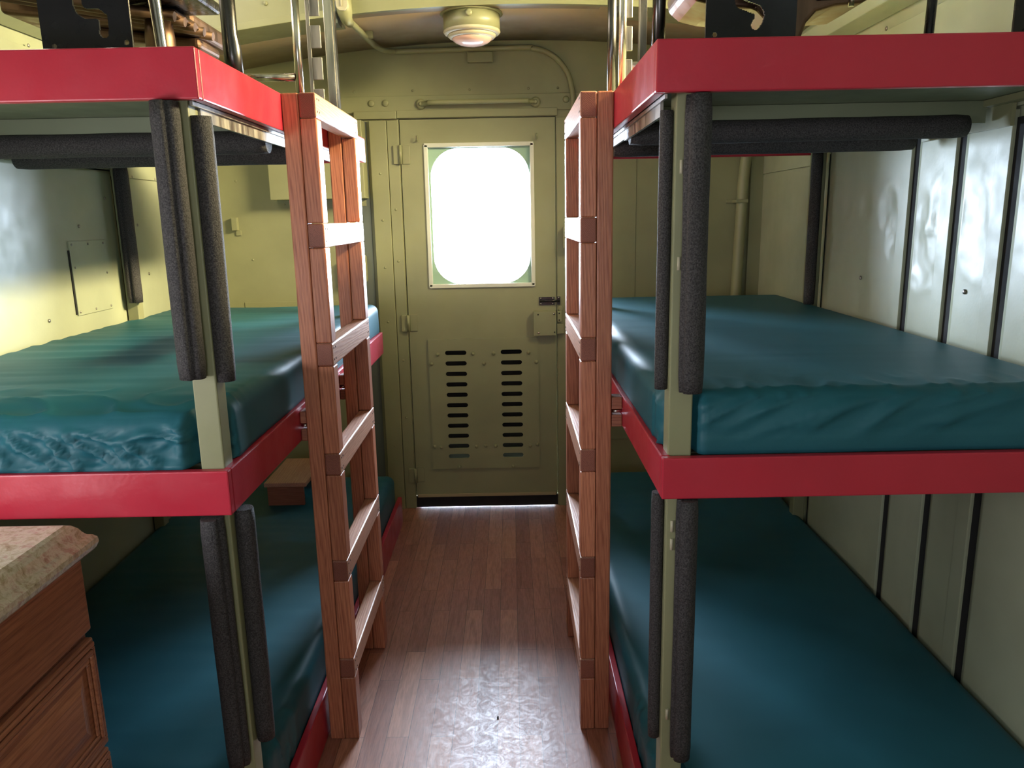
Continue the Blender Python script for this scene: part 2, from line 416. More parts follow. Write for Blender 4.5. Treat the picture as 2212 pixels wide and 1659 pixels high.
for z0, z1 in ((1.763, 1.85), (0.948, 1.032), (0.147, 0.224)):
    h = obj('hinge', BXS((-0.555, -0.524, D0-0.018, D0-0.0095, z0, z1), (-0.514, -0.476, D0-0.004, D0, z0, z1)), GREEN, door, bevel=0.002)
    bm = TUBE([(-0.520, D0-0.020, z0), (-0.520, D0-0.020, z1)], 0.008, 12)
    obj('hinge_pin', bm, GREEN, h)
lk = obj('latch_case', BX(0.109, 0.222, D0-0.036, D0, 0.917, 1.04), GREEN, door, bevel=0.002)
bm = bmesh.new(); rivets(bm, [(0.212, D0-0.036, 1.026), (0.134, D0-0.036, 0.932)], '-y', 0.006, 0.004); pieces('screw', bm, CHROME, lk)
bm = bmesh.new(); rivets(bm, [(0.132, D0-0.036, 1.024), (0.214, D0-0.036, 0.934)], '-y', 0.004, 0.001); pieces('screw_hole', bm, DARK, lk)
bm = BXS((0.227, 0.262, D0-0.034, D0-0.006, 0.925, 0.976), (0.229, 0.252, D0-0.030, D0-0.006, 0.985, 1.040)); tube(bm, [(0.247, D0-0.012, 1.052), (0.247, D0-0.024, 1.052)], 0.013, 14)
obj('latch_keeper', bm, GREEN, door, bevel=0.002)
bm = bmesh.new(); rivets(bm, [(0.238, D0-0.030, 1.028), (0.238, D0-0.030, 0.994)], '-y', 0.004, 0.001); pieces('keeper_hole', bm, DARK, door)
sb = obj('slide_bolt', BXS((0.139, 0.216, D0-0.004, D0, 1.068, 1.108), (0.229, 0.245, D0-0.012, D0-0.006, 1.07, 1.11)), BLACKP, door)
bm = TUBE([(0.142, D0-0.008, 1.089), (0.243, D0-0.016, 1.089)], 0.006, 10); obj('bolt_rod', bm, BLACKP, sb)
bm = bmesh.new(); rivets(bm, [(x, D0-0.004, z) for x in (0.148, 0.208) for z in (1.075, 1.102)] + [(0.238, D0-0.012, 1.104)], '-y', 0.005, 0.003); pieces('screw', bm, CHROME, sb)
obj('kick_strip', BX(-0.514, 0.218, D0-0.012, D0-0.001, 0.062, 0.078), BRASS, door, bevel=0.002)
obj('door_sweep', BX(-0.5235, 0.2275, D0+0.002, D0+0.02, 0.003, 0.061), DARK, door)
for hx in (-0.437, 0.136):
    bm = BX(hx-0.005, hx+0.007, D0-0.003, D0, 1.862, 1.90); tube(bm, [(hx, D0-0.003, 1.872), (hx, D0-0.018, 1.868), (hx, D0-0.022, 1.880), (hx, D0-0.021, 1.893)], 0.0028, 8)
    obj('curtain_hook', bm, GREEN, door)

# ---- side walls: structure sheet plus riveted steel panels
wr = bmesh.new()
box(wr, XR2, XR2+0.06, 2.99, 3.87, 0, 2.4)
box(wr, XR+0.012, XR+0.07, YF, -0.25, 0, 3.1); box(wr, XR+0.012, XR+0.07, -0.25, 2.99, 0, 2.28)
box(wr, XR+0.012, XR+0.07, 1.4, 3.25, 2.52, 3.1); box(wr, XR+0.012, XR+0.07, 3.02, 3.25, 2.28, 2.52); box(wr, XR+0.012, XR+0.07, 1.4, 1.88, 2.28, 2.52)
wall_right = struct(obj('wall_right', wr, GREEN_WALL))
wl = bmesh.new()
box(wl, XL-0.07, XL-0.012, YF, -0.25, 0, 3.1); box(wl, XL-0.07, XL-0.012, 1.08, 3.87, 0, 2.45); box(wl, XL-0.07, XL-0.012, -0.25, 0.22, 0, 2.45); box(wl, XL-0.07, XL-0.012, 0.22, 1.08, 0, 1.0); box(wl, XL-0.07, XL-0.012, 0.22, 1.08, 1.44, 2.45)
box(wl, XL-0.07, XL-0.012, 1.4, 3.25, 2.9, 3.1); box(wl, XL-0.07, XL-0.012, 3.02, 3.25, 2.4, 2.9); box(wl, XL-0.07, XL-0.012, 1.4, 1.88, 2.4, 2.9)
wall_left = struct(obj('wall_left', wl, GREEN_WALL))
DENTS = [(2.80, 1.513, 0.03, 0.006), (2.656, 1.512, 0.035, 0.008), (2.499, 1.507, 0.045, 0.009), (2.437, 1.443, 0.04, 0.009), (2.46, 1.40, 0.03, 0.006),
         (2.176, 1.515, 0.05, 0.012), (2.19, 1.43, 0.05, 0.01), (2.055, 1.50, 0.06, 0.010), (2.317, 1.397, 0.05, 0.012), (2.30, 1.50, 0.04, 0.008), (2.24, 1.36, 0.05, 0.01), (2.65, 1.22, 0.06, 0.006),
         (2.0, 1.44, 0.07, 0.008), (2.28, 1.33, 0.04, 0.008)]
def panel(name, xface, inward, y0, y1, z0, z1, parent, wavy=0.0018, dents=(), mat=GREEN_WALL, t=0.010, step=0.012):
    """thin pressed-steel sheet with gentle waves and dents; inward = -1 for the wall on +x"""
    bm = bmesh.new(); ny = max(2, int((y1-y0)/step)); nz = max(2, int((z1-z0)/step)); g = []
    for i in range(ny+1):
        row = []
        for k in range(nz+1):
            y = y0 + (y1-y0)*i/ny; z = z0 + (z1-z0)*k/nz
            d = wavy*noise.noise(Vector((xface*3, y*3.1, z*2.3)))
            for dy, dz, r, h in dents:
                q = ((y-dy)**2 + (z-dz)**2*0.7)/(r*r)
                if q < 6: d -= h*math.exp(-q)*(1 + 0.6*noise.noise(Vector((y*40, z*40, dy*9)))) - 0.35*h*math.exp(-abs(q-2)*1.5)
            d = max(-0.0048, d*0.55)
            edge = min(y-y0, y1-y, z-z0, z1-z); d *= min(1, edge/0.02)
            row.append(bm.verts.new((xface + inward*d, y, z)))
        g.append(row)
    for i in range(ny):
        for k in range(nz):
            f = bm.faces.new((g[i][k], g[i+1][k], g[i+1][k+1], g[i][k+1])) if inward > 0 else bm.faces.new((g[i][k], g[i][k+1], g[i+1][k+1], g[i+1][k]))
            f.smooth = True
    ring = [g[i][0] for i in range(ny+1)] + [g[ny][k] for k in range(1, nz+1)] + [g[i][nz] for i in range(ny-1, -1, -1)] + [g[0][k] for k in range(nz-1, 0, -1)]
    back = [bm.verts.new((xface - inward*t, v.co.y, v.co.z)) for v in ring]
    for i in range(len(ring)):
        j = (i+1) % len(ring); bm.faces.new((ring[i], ring[j], back[j], back[i]))
    bmesh.ops.recalc_face_normals(bm, faces=bm.faces)
    return obj(name, bm, mat, parent)
seams = [2.995, 2.352, 2.118, 1.888, 1.44]
for a, b_ in zip(seams[1:], seams[:-1]):
    lower = 1.728
    panel('wall_panel', XR, -1, a+0.020, b_-0.020, 0.15, lower, wall_right, dents=[d for d in DENTS if a-0.05 < d[0] < b_+0.05])
    # cover strip on the near edge of each sheet
    obj('cover_strip', BX(XR-0.003, XR+0.006, a+0.021, a+0.075, 0.15, lower), GREEN_WALL, wall_right, bevel=0.001)
obj('gap_backing', BX(XR+0.006, XR+0.013, 1.45, 3.0, 0.1, 1.71), DARK, wall_right)
obj('letterboard', BX(XR-0.002, XR+0.012, 0.0, 2.995, 1.735, 2.055), GREEN_WALL, wall_right, bevel=0.001)
obj('side_panel', BX(XR2-0.004, XR2, 3.06, 3.845, 0.15, 1.68), GREEN_WALL, wall_right, bevel=0.001)
obj('side_panel', BX(XR2-0.006, XR2, 3.0, 3.845, 1.684, 2.055), GREEN_WALL, wall_right, bevel=0.001)
obj('corner_post', BX(1.17, XR2, 3.845, YB, 0, 2.2), GREEN, wall_right, bevel=0.002)
bm = bmesh.new()
rivets(bm, [(XR-0.002, y, 1.715) for y in (2.85, 2.72, 2.58, 2.45, 2.3, 2.2, 2.0)] + [(XR-0.002, y, 2.06) for y in (2.9, 2.6, 2.32, 2.05)] + [(XR2-0.004, 3.15, 1.69), (XR2-0.004, 3.17, 1.53), (XR-0.002, 2.65, 1.276), (XR-0.002, 2.035, 1.286)], '-x', 0.007, 0.004)
pieces('rivet', bm, STEEL, wall_right)
# left wall
panel('wall_panel', XL, 1, 1.1, 3.018, 0.15, 1.70, wall_left, wavy=0.003, dents=[(2.3, 1.55, 0.05, 0.003), (2.85, 1.62, 0.03, 0.002), (2.2, 1.3, 0.08, 0.003)])
obj('gap_backing', BX(XL-0.013, XL-0.006, 1.1, 3.06, 0.1, 1.72), DARK, wall_left)
obj('letterboard', BX(XL-0.012, XL+0.002, 0.0, 3.02, 1.706, 2.055), GREEN_WALL, wall_left, bevel=0.001)
obj('side_panel', BX(XL-0.016, XL-0.006, 3.065, 3.866, 0.15, 1.68), GREEN_WALL, wall_left, bevel=0.001)
obj('side_panel', BX(XL-0.016, XL-0.004, 3.03, 3.866, 1.684, 2.055), GREEN_WALL, wall_left, bevel=0.001)
ap = obj('access_plate', BX(XL, XL+0.006, 2.668, 2.905, 1.195, 1.45), GREEN_WALL, wall_left, bevel=0.001)
obj('plate_gap', BX(XL+0.0005, XL+0.0035, 2.660, 2.668, 1.2, 1.42), DARK, ap)
bm = bmesh.new()
rivets(bm, [(XL+0.006, y, z) for y in (2.68, 2.785, 2.89) for z in (1.207, 1.438)] + [(XL+0.006, 2.685, 1.36), (XL+0.006, 2.892, 1.33)], 'x', 0.0045, 0.003); pieces('screw', bm, STEEL, ap)
bm = bmesh.new()
rivets(bm, [(XL+0.002, y, 1.715) for y in (3.0, 2.82, 2.62, 2.44, 2.3)] + [(XL+0.002, y, 2.06) for y in (2.9, 2.6, 2.3)] + [(XL+0.002, 2.75, 1.5), (XL+0.002, 2.95, 1.6), (XL+0.001, 2.5, 1.2), (XL-0.006, 3.2, 1.5), (XL-0.006, 3.25, 1.3), (XL-0.006, 3.2, 1.69), (XL-0.006, 3.4, 1.69)], 'x', 0.006, 0.004)
pieces('rivet', bm, STEEL, wall_left)
# front end wall (behind the viewer) with an opening added for the rear fill lamp
struct(obj('wall_front', BXS((-1.7, 1.4, YF-0.08, YF-0.02, 0, 1.15), (-1.7, 1.4, YF-0.08, YF-0.02, 1.95, 3.1), (-1.7, -0.6, YF-0.08, YF-0.02, 1.15, 1.95), (0.2, 1.4, YF-0.08, YF-0.02, 1.15, 1.95)), GREEN_WALL))
# opaque panels added behind the lamps to keep world light out
OPAQUE = paint('opaque_panel', (0.7, 0.7, 0.66), 0.3)
struct(obj('sky_blocker_1', BX(XL-0.03, XL-0.02, 0.2, 1.1, 0.98, 1.46), OPAQUE))
struct(obj('sky_blocker_2', BX(XR+0.04, XR+0.05, 1.86, 3.04, 2.26, 2.54), OPAQUE))
struct(obj('sky_blocker_3', BX(XL-0.05, XL-0.04, 1.86, 3.04, 2.38, 2.92), OPAQUE))
struct(obj('sky_blocker_4', BX(-0.62, 0.22, YF-0.05, YF-0.04, 1.13, 1.97), OPAQUE))
# cornice beams along the side walls
for s, x0, nm in ((-1, XL, 'trim_1'), (1, XR, 'trim_2')):
    i = -s
    bm = bmesh.new(); prism(bm, [(x0+s*0.006, 2.095), (x0+i*0.055, 2.115), (x0+i*0.075, 2.16), (x0+s*0.006, 2.23)], 1, -0.2, 3.24)
    struct(obj(nm, bm, GREEN_WALL, bevel=0.004))
# arched end ceiling
bm = bmesh.new()
M_ = 48; top = []; botv = []
for y in (3.25, 3.90):
    botv.append([bm.verts.new((-1.6 + 3.0*i/M_, y, zc(-1.6 + 3.0*i/M_))) for i in range(M_+1)])
    top.append([bm.verts.new((-1.6 + 3.0*i/M_, y, 2.42)) for i in range(M_+1)])
for i in range(M_):
    f = bm.faces.new((botv[0][i], botv[0][i+1], botv[1][i+1], botv[1][i])); f.smooth = True
    bm.faces.new((top[0][i], top[1][i], top[1][i+1], top[0][i+1]))
    bm.faces.new((botv[0][i], top[0][i], top[0][i+1], botv[0][i+1]))
    bm.faces.new((botv[1][i], botv[1][i+1], top[1][i+1], top[1][i]))
bmesh.ops.recalc_face_normals(bm, faces=bm.faces)
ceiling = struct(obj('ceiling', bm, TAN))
# tall end board of the raised roof, lit from the roof windows
struct(obj('wall_cupola_back', BX(-1.52, 1.24, 3.235, 3.26, 2.405, 3.1), GREEN))
bm = bmesh.new(); A, B = [], []
for i in range(M_+1):
    x = -1.52 + 2.76*i/M_
    A.append((x, zc(x)-0.004)); B.append((x, 2.41))
prism(bm, A + B[::-1], 1, 3.225, 3.25)
struct(obj('trim_3', bm, GREEN))
for x0, x1, nm in ((-1.5, -0.66, 'trim_4'), (0.45, 1.2, 'trim_5')):
    bm = bmesh.new(); low, up = [], []
    for i in range(25):
        x = x0 + (x1-x0)*i/24; low.append((x, zc(x)-0.014)); up.append((x, zc(x)+0.012))
    prism(bm, low + up[::-1], 1, 3.19, 3.40)
    struct(obj(nm, bm, GREEN, bevel=0.002))
for x0, x1 in ((-0.70, -0.655), (0.435, 0.48)):
    obj('arch_bracket', BX(x0, x1, 3.215, 3.3, zc(x0)-0.028, zc(x0)+0.05), GREYSTRIP, ceiling, bevel=0.002)
struct(obj('ceiling_cupola', BX(-1.7, 1.4, 1.35, 3.3, 3.1, 3.14), GREEN_WALL))
struct(obj('ceiling_front', BXS((-1.7, 1.4, YF-0.08, 1.45, 2.3, 2.34), (-1.7, 1.4, 1.40, 1.45, 2.34, 3.1)), GREEN_WALL))
bm = bmesh.new()
rivets(bm, [(x, 3.285 + abs(x)*0.02, zc(x)) for x in (-0.52, -0.36, -0.155, 0.05, 0.22)], '-z', 0.005, 0.002, 8); pieces('screw', bm, DARK, ceiling)
bm = bmesh.new()
pr = [(-0.62 + 0.99*i/20) for i in range(21)]
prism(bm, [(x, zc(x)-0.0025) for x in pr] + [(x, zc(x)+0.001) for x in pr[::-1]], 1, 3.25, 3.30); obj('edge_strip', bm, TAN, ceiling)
bm = bmesh.new(); rivets(bm, [(-0.93, 3.225, 2.33), (-1.12, 3.225, 2.30), (-0.75, 3.225, 2.38)], '-y', 0.009, 0.006); pieces('bolt', bm, GREEN, ceiling)

# ================================================================== fixtures on walls and ceiling
lt = thing('ceiling_light', 'round cream and green dome light on the curved ceiling above the door', 'lamp', (-0.14, 3.36, 2.31))
L0 = Vector((-0.14, 3.36, 0))
def lobj(name, prof, mat, seg=48):
    bm = bmesh.new(); lathe(bm, prof, (0, 0, 0), 'z', seg); return obj(name, bm, mat, lt)
lobj('base_flange', [(0.125, 0.003), (0.127, -0.004), (0.118, -0.006)], GREEN)
lobj('housing', [(0.114, -0.002), (0.115, -0.064), (0.108, -0.067)], GREEN)
lobj('outer_ring', [(0.113, -0.063), (0.116, -0.070), (0.110, -0.078), (0.098, -0.080)], CREAM)
lobj('inner_ring', [(0.096, -0.076), (0.097, -0.086), (0.090, -0.093), (0.074, -0.095)], CREAM)
lobj('lens', [(0.082, -0.088), (0.080, -0.099), (0.066, -0.110), (0.045, -0.118), (0.02, -0.122), (0.004, -0.123)], LENS)
bm = bmesh.new(); lathe(bm, [(0.013, 0), (0.013, -0.005), (0.007, -0.007)], (-0.005, -0.115, -0.022), 'y', 16); obj('thumb_screw', bm, GREEN, lt)

cp = [(-0.625, 3.215, 2.42), (-0.625, 3.215, 2.30), (-0.62, 3.26, 2.272), (-0.605, 3.45, 2.268), (-0.597, 3.62, 2.268), (-0.585, 3.74, 2.268), (-0.565, 3.80, 2.268), (-0.53, 3.835, 2.269), (-0.48, 3.845, 2.271), (0.06, 3.845, 2.277), (0.12, 3.845, 2.273), (0.18, 3.845, 2.258), (0.24, 3.845, 2.22), (0.285, 3.845, 2.16), (0.305, 3.845, 2.09), (0.31, 3.845, 2.03), (0.31, 3.845, 1.93)]
def smooth_path(p, n=4):
    out = []
    for i in range(len(p)-1):
        p0, p1, p2, p3 = (Vector(p[max(i-1, 0)]), Vector(p[i]), Vector(p[i+1]), Vector(p[min(i+2, len(p)-1)]))
        for k in range(n):
            t = k/n; out.append(0.5*((2*p1) + (p2-p0)*t + (2*p0-5*p1+4*p2-p3)*t*t + (3*p1-p0-3*p2+p3)*t**3))
    out.append(Vector(p[-1])); return out
cdt = thing('conduit', 'green painted conduit running across the wall top above the door and bending down', 'pipe', (-0.3, 3.845, 2.27))
def kid(name, bm, mat, parent, **k):
    o = obj(name, bm, mat, parent, **k); o.matrix_parent_inverse = Matrix.Translation(-Vector(parent.location)); return o
kid('pipe_run', TUBE(smooth_path(cp[2:], 4), 0.0125, 14), GREEN, cdt)
bm = bmesh.new(); tube(bm, [(-0.625, 3.205, 2.44), (-0.625, 3.205, 2.355)], 0.024, 16); tube(bm, [(-0.625, 3.205, 2.355), (-0.625, 3.206, 2.345), (-0.624, 3.215, 2.29), (-0.622, 3.23, 2.270), (-0.621, 3.29, 2.268)], [0.019, 0.030, 0.030, 0.023, 0.017], 16)
kid('elbow_fitting', bm, GREEN, cdt)
bm = bmesh.new(); prism(bm, rrect(-0.648, -0.602, 2.285, 2.350, 0.021, 6), 1, 3.168, 3.178); kid('cover_plate', bm, CREAM, cdt, bevel=0.002)
kid('cover_rib', BX(-0.627, -0.623, 3.163, 3.169, 2.30, 2.335), CREAM, cdt)
kid('clip', BXS((-0.60, -0.57, 3.52, 3.545, 2.262, 2.292)), GREEN, cdt, bevel=0.002)

tag(obj('junction_box', BX(-0.185, -0.065, 3.835, 3.87, 2.215, 2.262), GREEN, bevel=0.004), 'small green box on the wall directly below the dome light', 'junction box')

gr = thing('grab_rail', 'horizontal green grab rail bolted above the door frame', 'handrail', (-0.14, 3.83, 2.038))
kid('bar', TUBE(smooth_path([(-0.415, 3.853, 2.036), (-0.395, 3.842, 2.036), (-0.37, 3.828, 2.037), (-0.34, 3.82, 2.038), (0.06, 3.82, 2.038), (0.09, 3.828, 2.037), (0.115, 3.842, 2.036), (0.135, 3.853, 2.036)], 4), 0.0115, 12), GREEN, gr)
for x in (-0.412, 0.132):
    bm = bmesh.new(); lathe(bm, [(0.024, 0), (0.024, -0.008), (0.016, -0.013)], (x, 3.86, 2.036), 'y', 24); f = kid('flange', bm, GREEN, gr)
    bm = bmesh.new(); lathe(bm, [(0.010, 0), (0.010, -0.007), (0.006, -0.010)], (x, 3.847, 2.036), 'y', 8); obj('bolt', bm, GREEN, f)

def PK(name, bm, mat, parent, **k): return pieces(name, bm, mat, parent, mk=kid, **k)
eb = thing('electrical_box', 'wide green metal box mounted on the rear wall behind the left upper bunk', 'electrical box', (-0.92, 3.87, 1.6))
kid('case', BX(-1.14, -0.687, 3.77, 3.87, 1.604, 1.96), GREEN, eb, bevel=0.003)
kid('mounting_flange', BXS((-1.13, -0.70, 3.862, 3.87, 1.57, 1.604)), GREEN, eb)
bm = bmesh.new(); rivets(bm, [(x, 3.862, 1.585) for x in (-1.1, -0.72)], '-y', 0.005, 0.003); pieces('screw', bm, GREEN, eb, mk=kid)
hk = thing('wall_catch', 'small green hook catch on the rear wall between bunk post and ladder', 'hook', (-1.33, 3.87, 1.49))
kid('plate', BX(-1.35, -1.325, 3.862, 3.87, 1.44, 1.465), GREEN, hk, bevel=0.001)
kid('tongue', BX(-1.362, -1.334, 3.842, 3.87, 1.465, 1.527), GREEN, hk, bevel=0.002)
sw = thing('switch_box', 'slim green switch box on the door casing beside the right ladder', 'switch', (0.29, 3.84, 1.35))
kid('body', BX(0.259, 0.33, 3.815, 3.86, 1.348, 1.452), GREEN, sw, bevel=0.004)
bm = bmesh.new(); rivets(bm, [(0.27, 3.815, 1.357), (0.27, 3.815, 1.443)], '-y', 0.003, 0.001, 8); pieces('screw', bm, DARK, sw, mk=kid)
ot = thing('outlet_box', 'rounded green box with conduit stub on the wall seen through the left ladder', 'electrical box', (-0.76, 3.84, 1.3))
kid('body', BX(-0.80, -0.712, 3.80, 3.87, 1.20, 1.335), GREEN, ot, bevel=0.012, seg=3)
kid('stub', TUBE([(-0.755, 3.84, 1.20), (-0.755, 3.84, 1.12)], 0.016, 12), GREEN, ot)
kid('cover', BX(-0.79, -0.722, 3.79, 3.80, 1.215, 1.32), GREEN, ot, bevel=0.004)
rp = thing('drain_pipe', 'vertical green pipe strapped in the corner behind the right middle bunk', 'pipe', (1.13, 3.82, 0))
kid('pipe', TUBE([(1.105, 3.825, 0.0), (1.112, 3.825, 1.0), (1.128, 3.825, 1.65), (1.145, 3.825, 1.85), (1.15, 3.825, 2.2)], 0.026, 18), GREEN, rp)
PK('strap', BXS((1.06, 1.165, 3.862, 3.87, 1.55, 1.566), (1.09, 1.148, 3.795, 3.87, 1.55, 1.566)), GREEN, rp, bevel=0.002)

# ================================================================== BUNKS
def foam(name_parent, pts, r=0.026, slit=None, parent=None):
    """thick split foam tube: slightly lumpy cylinder with a slit groove facing `slit`"""
    bm = bmesh.new(); pts = [Vector(p) for p in pts]
    d = (pts[-1]-pts[0]); L = d.length; t = d.normalized()
    up = Vector((0, 0, 1)) if abs(t.z) < 0.9 else Vector((1, 0, 0))
    s = t.cross(up).normalized(); u = s.cross(t).normalized()
    nseg = 26; nl = max(6, int(L/0.03)); rings = []
    sa = None
    if slit is not None:
        v = Vector(slit); sa = math.atan2(v.dot(u), v.dot(s))
    for i in range(nl+1):
        p = pts[0] + d*i/nl; ring = []
        endk = 0.93 if i in (0, nl) else 1.0
        for k in range(nseg):
            a = 2*PI*k/nseg; rr = r*endk*(1 + 0.035*noise.noise(Vector((p.x*9, p.y*9, p.z*9 + a))))
            if sa is not None:
                da = abs((a-sa+PI) % (2*PI) - PI)
                if da < 0.28: rr *= 0.62 + 0.38*da/0.28
            ring.append(bm.verts.new(p + (s*math.cos(a) + u*math.sin(a))*rr))
        rings.append(ring)
    for a, b_ in zip(rings, rings[1:]):
        for k in range(nseg): bm.faces.new((a[k], a[(k+1) % nseg], b_[(k+1) % nseg], b_[k])).smooth = True
    bm.faces.new(rings[0][::-1]); bm.faces.new(rings[-1])
    bmesh.ops.recalc_face_normals(bm, faces=bm.faces)
    return obj('foam_pad', bm, FOAM, parent)

def angle_post(x0, x1, y0, y1, z0, z1, parent, t=0.006, hollow=False):
    return obj('post', BX(x0, x1, y0, y1, z0, z1), GREEN, parent, bevel=0.003)

# ---------------- left bunk
bl = thing('bunk_bed', 'three tier bunk with red rails and green posts beside the granite counter', 'bunk bed', (0, 0, 0), 'bunk frames')
XA = -0.56      # aisle face of the upper rail
angle_post(-0.638, -0.590, 1.496, 1.544, 0.0, 1.742, bl)
angle_post(-0.638, -0.594, 3.03, 3.075, 0.0, 0.915, bl)
angle_post(-0.638, -0.594, 3.03, 3.075, 1.012, 1.742, bl)
angle_post(-1.505, -1.462, 3.01, 3.055, 0.0, 1.742, bl)
angle_post(-1.505, -1.462, 1.50, 1.545, 0.0, 0.915, bl)
# upper tier
obj('end_rail', BX(-1.505, XA, 1.475, 1.495, 1.722, 1.812), RED, bl, bevel=0.003)
obj('side_rail', BX(XA-0.020, XA, 1.4955, 3.13, 1.722, 1.812), RED, bl, bevel=0.003)
obj('end_rail', BX(-1.505, XA-0.021, 3.11, 3.13, 1.722, 1.812), RED, bl, bevel=0.003)
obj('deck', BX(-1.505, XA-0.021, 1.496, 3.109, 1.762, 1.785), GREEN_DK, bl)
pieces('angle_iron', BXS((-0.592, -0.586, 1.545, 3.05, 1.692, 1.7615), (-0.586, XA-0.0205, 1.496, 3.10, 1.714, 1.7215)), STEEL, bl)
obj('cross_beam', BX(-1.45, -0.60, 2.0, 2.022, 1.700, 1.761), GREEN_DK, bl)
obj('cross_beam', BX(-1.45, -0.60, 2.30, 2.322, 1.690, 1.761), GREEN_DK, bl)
foam(0, [(-1.42, 2.01, 1.697), (-0.60, 2.01, 1.697)], 0.029, (0, 0, 1), bl)
foam(0, [(-1.42, 2.312, 1.692), (-0.60, 2.312, 1.692)], 0.029, (0, 0, 1), bl)
# middle tier
obj('end_rail', BX(-1.505, -0.577, 1.475, 1.495, 0.918, 1.013), RED, bl, bevel=0.003)
obj('side_rail', BX(-0.597, -0.577, 1.4955, 3.40, 0.918, 1.013), RED, bl, bevel=0.003)
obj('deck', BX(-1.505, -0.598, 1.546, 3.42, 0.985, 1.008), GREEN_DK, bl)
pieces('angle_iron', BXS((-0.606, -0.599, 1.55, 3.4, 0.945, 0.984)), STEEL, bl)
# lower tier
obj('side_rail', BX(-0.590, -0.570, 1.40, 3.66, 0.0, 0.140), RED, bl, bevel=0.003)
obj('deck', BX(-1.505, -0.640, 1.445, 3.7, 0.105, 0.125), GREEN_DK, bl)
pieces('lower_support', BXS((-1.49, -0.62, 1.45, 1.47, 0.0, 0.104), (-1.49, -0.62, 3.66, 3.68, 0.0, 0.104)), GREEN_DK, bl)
# foam on the near post
foam(0, [(-0.626, 1.478, 1.719), (-0.627, 1.478, 1.204)], 0.0265, (0.6, -1, 0), bl)
foam(0, [(-0.578, 1.520, 1.697), (-0.580, 1.520, 1.190)], 0.0215, (-1, -0.3, 0), bl)
foam(0, [(-0.622, 1.482, 0.912), (-0.618, 1.482, 0.335)], 0.0245, (1, -0.6, 0), bl)
foam(0, [(-0.572, 1.530, 0.914), (-0.572, 1.530, 0.366)], 0.0205, (-1, 0, 0), bl)
foam(0, [(-1.462, 3.0, 1.72), (-1.462, 3.0, 1.205)], 0.027, (0, -1, 0), bl)

# ---------------- right bunk
br_ = thing('bunk_bed', 'three tier bunk with red rails along the ribbed steel panel wall', 'bunk bed', (0, 0, 0), 'bunk frames')
XB = 0.267
angle_post(0.312, 0.360, 1.500, 1.548, 0.0, 1.742, br_)
angle_post(0.316, 0.360, 3.03, 3.075, 0.0, 0.935, br_)
angle_post(0.316, 0.360, 3.03, 3.075, 1.02, 1.742, br_)
angle_post(1.150, 1.196, 3.00, 3.045, 0.0, 1.742, br_)
obj('end_rail', BX(XB, 1.195, 1.462, 1.482, 1.716, 1.806), RED, br_, bevel=0.003)
obj('side_rail', BX(XB, XB+0.020, 1.4825, 3.13, 1.716, 1.806), RED, br_, bevel=0.003)
obj('end_rail', BX(XB+0.021, 1.195, 3.11, 3.13, 1.716, 1.806), RED, br_, bevel=0.003)
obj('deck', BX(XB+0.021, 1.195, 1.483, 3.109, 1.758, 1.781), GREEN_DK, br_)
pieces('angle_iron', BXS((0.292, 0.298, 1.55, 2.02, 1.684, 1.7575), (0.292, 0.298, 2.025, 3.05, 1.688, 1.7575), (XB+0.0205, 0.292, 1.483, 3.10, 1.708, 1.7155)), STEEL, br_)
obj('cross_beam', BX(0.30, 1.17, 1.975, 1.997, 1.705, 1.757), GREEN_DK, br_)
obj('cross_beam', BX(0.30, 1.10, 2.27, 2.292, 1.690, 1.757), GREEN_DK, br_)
pieces('wall_angle', BXS((1.160, 1.195, 1.55, 2.3, 1.742, 1.757), (1.185, 1.195, 1.9, 2.3, 1.69, 1.742)), GREEN, br_)
foam(0, [(0.30, 1.985, 1.697), (1.128, 1.985, 1.700)], 0.028, (0, 0, 1), br_)
foam(0, [(0.30, 2.282, 1.692), (1.15, 2.282, 1.695)], 0.029, (0, 0, 1), br_)
obj('end_rail', BX(0.297, 1.195, 1.475, 1.495, 0.935, 1.022), RED, br_, bevel=0.003)
obj('side_rail', BX(0.297, 0.317, 1.4955, 3.40, 0.935, 1.022), RED, br_, bevel=0.003)
obj('deck', BX(0.318, 1.195, 1.549, 3.42, 0.985, 1.012), GREEN_DK, br_)
obj('side_rail', BX(0.285, 0.305, 1.40, 3.66, 0.0, 0.145), RED, br_, bevel=0.003)
obj('deck', BX(0.365, 1.195, 1.36, 3.7, 0.105, 0.125), GREEN_DK, br_)
pieces('lower_support', BXS((0.34, 1.18, 1.37, 1.39, 0.0, 0.104), (0.34, 1.18, 3.66, 3.68, 0.0, 0.104)), GREEN_DK, br_)
foam(0, [(0.300, 1.525, 1.692), (0.300, 1.525, 1.155)], 0.0135, (1, -0.2, 0), br_)
foam(0, [(0.350, 1.484, 1.714), (0.351, 1.484, 1.156)], 0.0245, (-1, -0.4, 0), br_)
foam(0, [(0.299, 1.525, 0.934), (0.301, 1.525, 0.356)], 0.0135, (1, -0.2, 0), br_)
foam(0, [(0.352, 1.484, 0.932), (0.352, 1.484, 0.331)], 0.0225, (-1, -0.4, 0), br_)
foam(0, [(1.155, 2.985, 1.72), (1.155, 2.985, 1.150)], 0.021, (1, -0.6, 0), br_)
bm = bmesh.new()
for z in (1.42, 1.60, 0.88, 0.84, 0.44): tube(bm, [(0.3245, 1.4985, z), (0.3245, 1.4985, z-0.025)], 0.0035, 8)
pieces('glue_bead', bm, CREAM, br_)

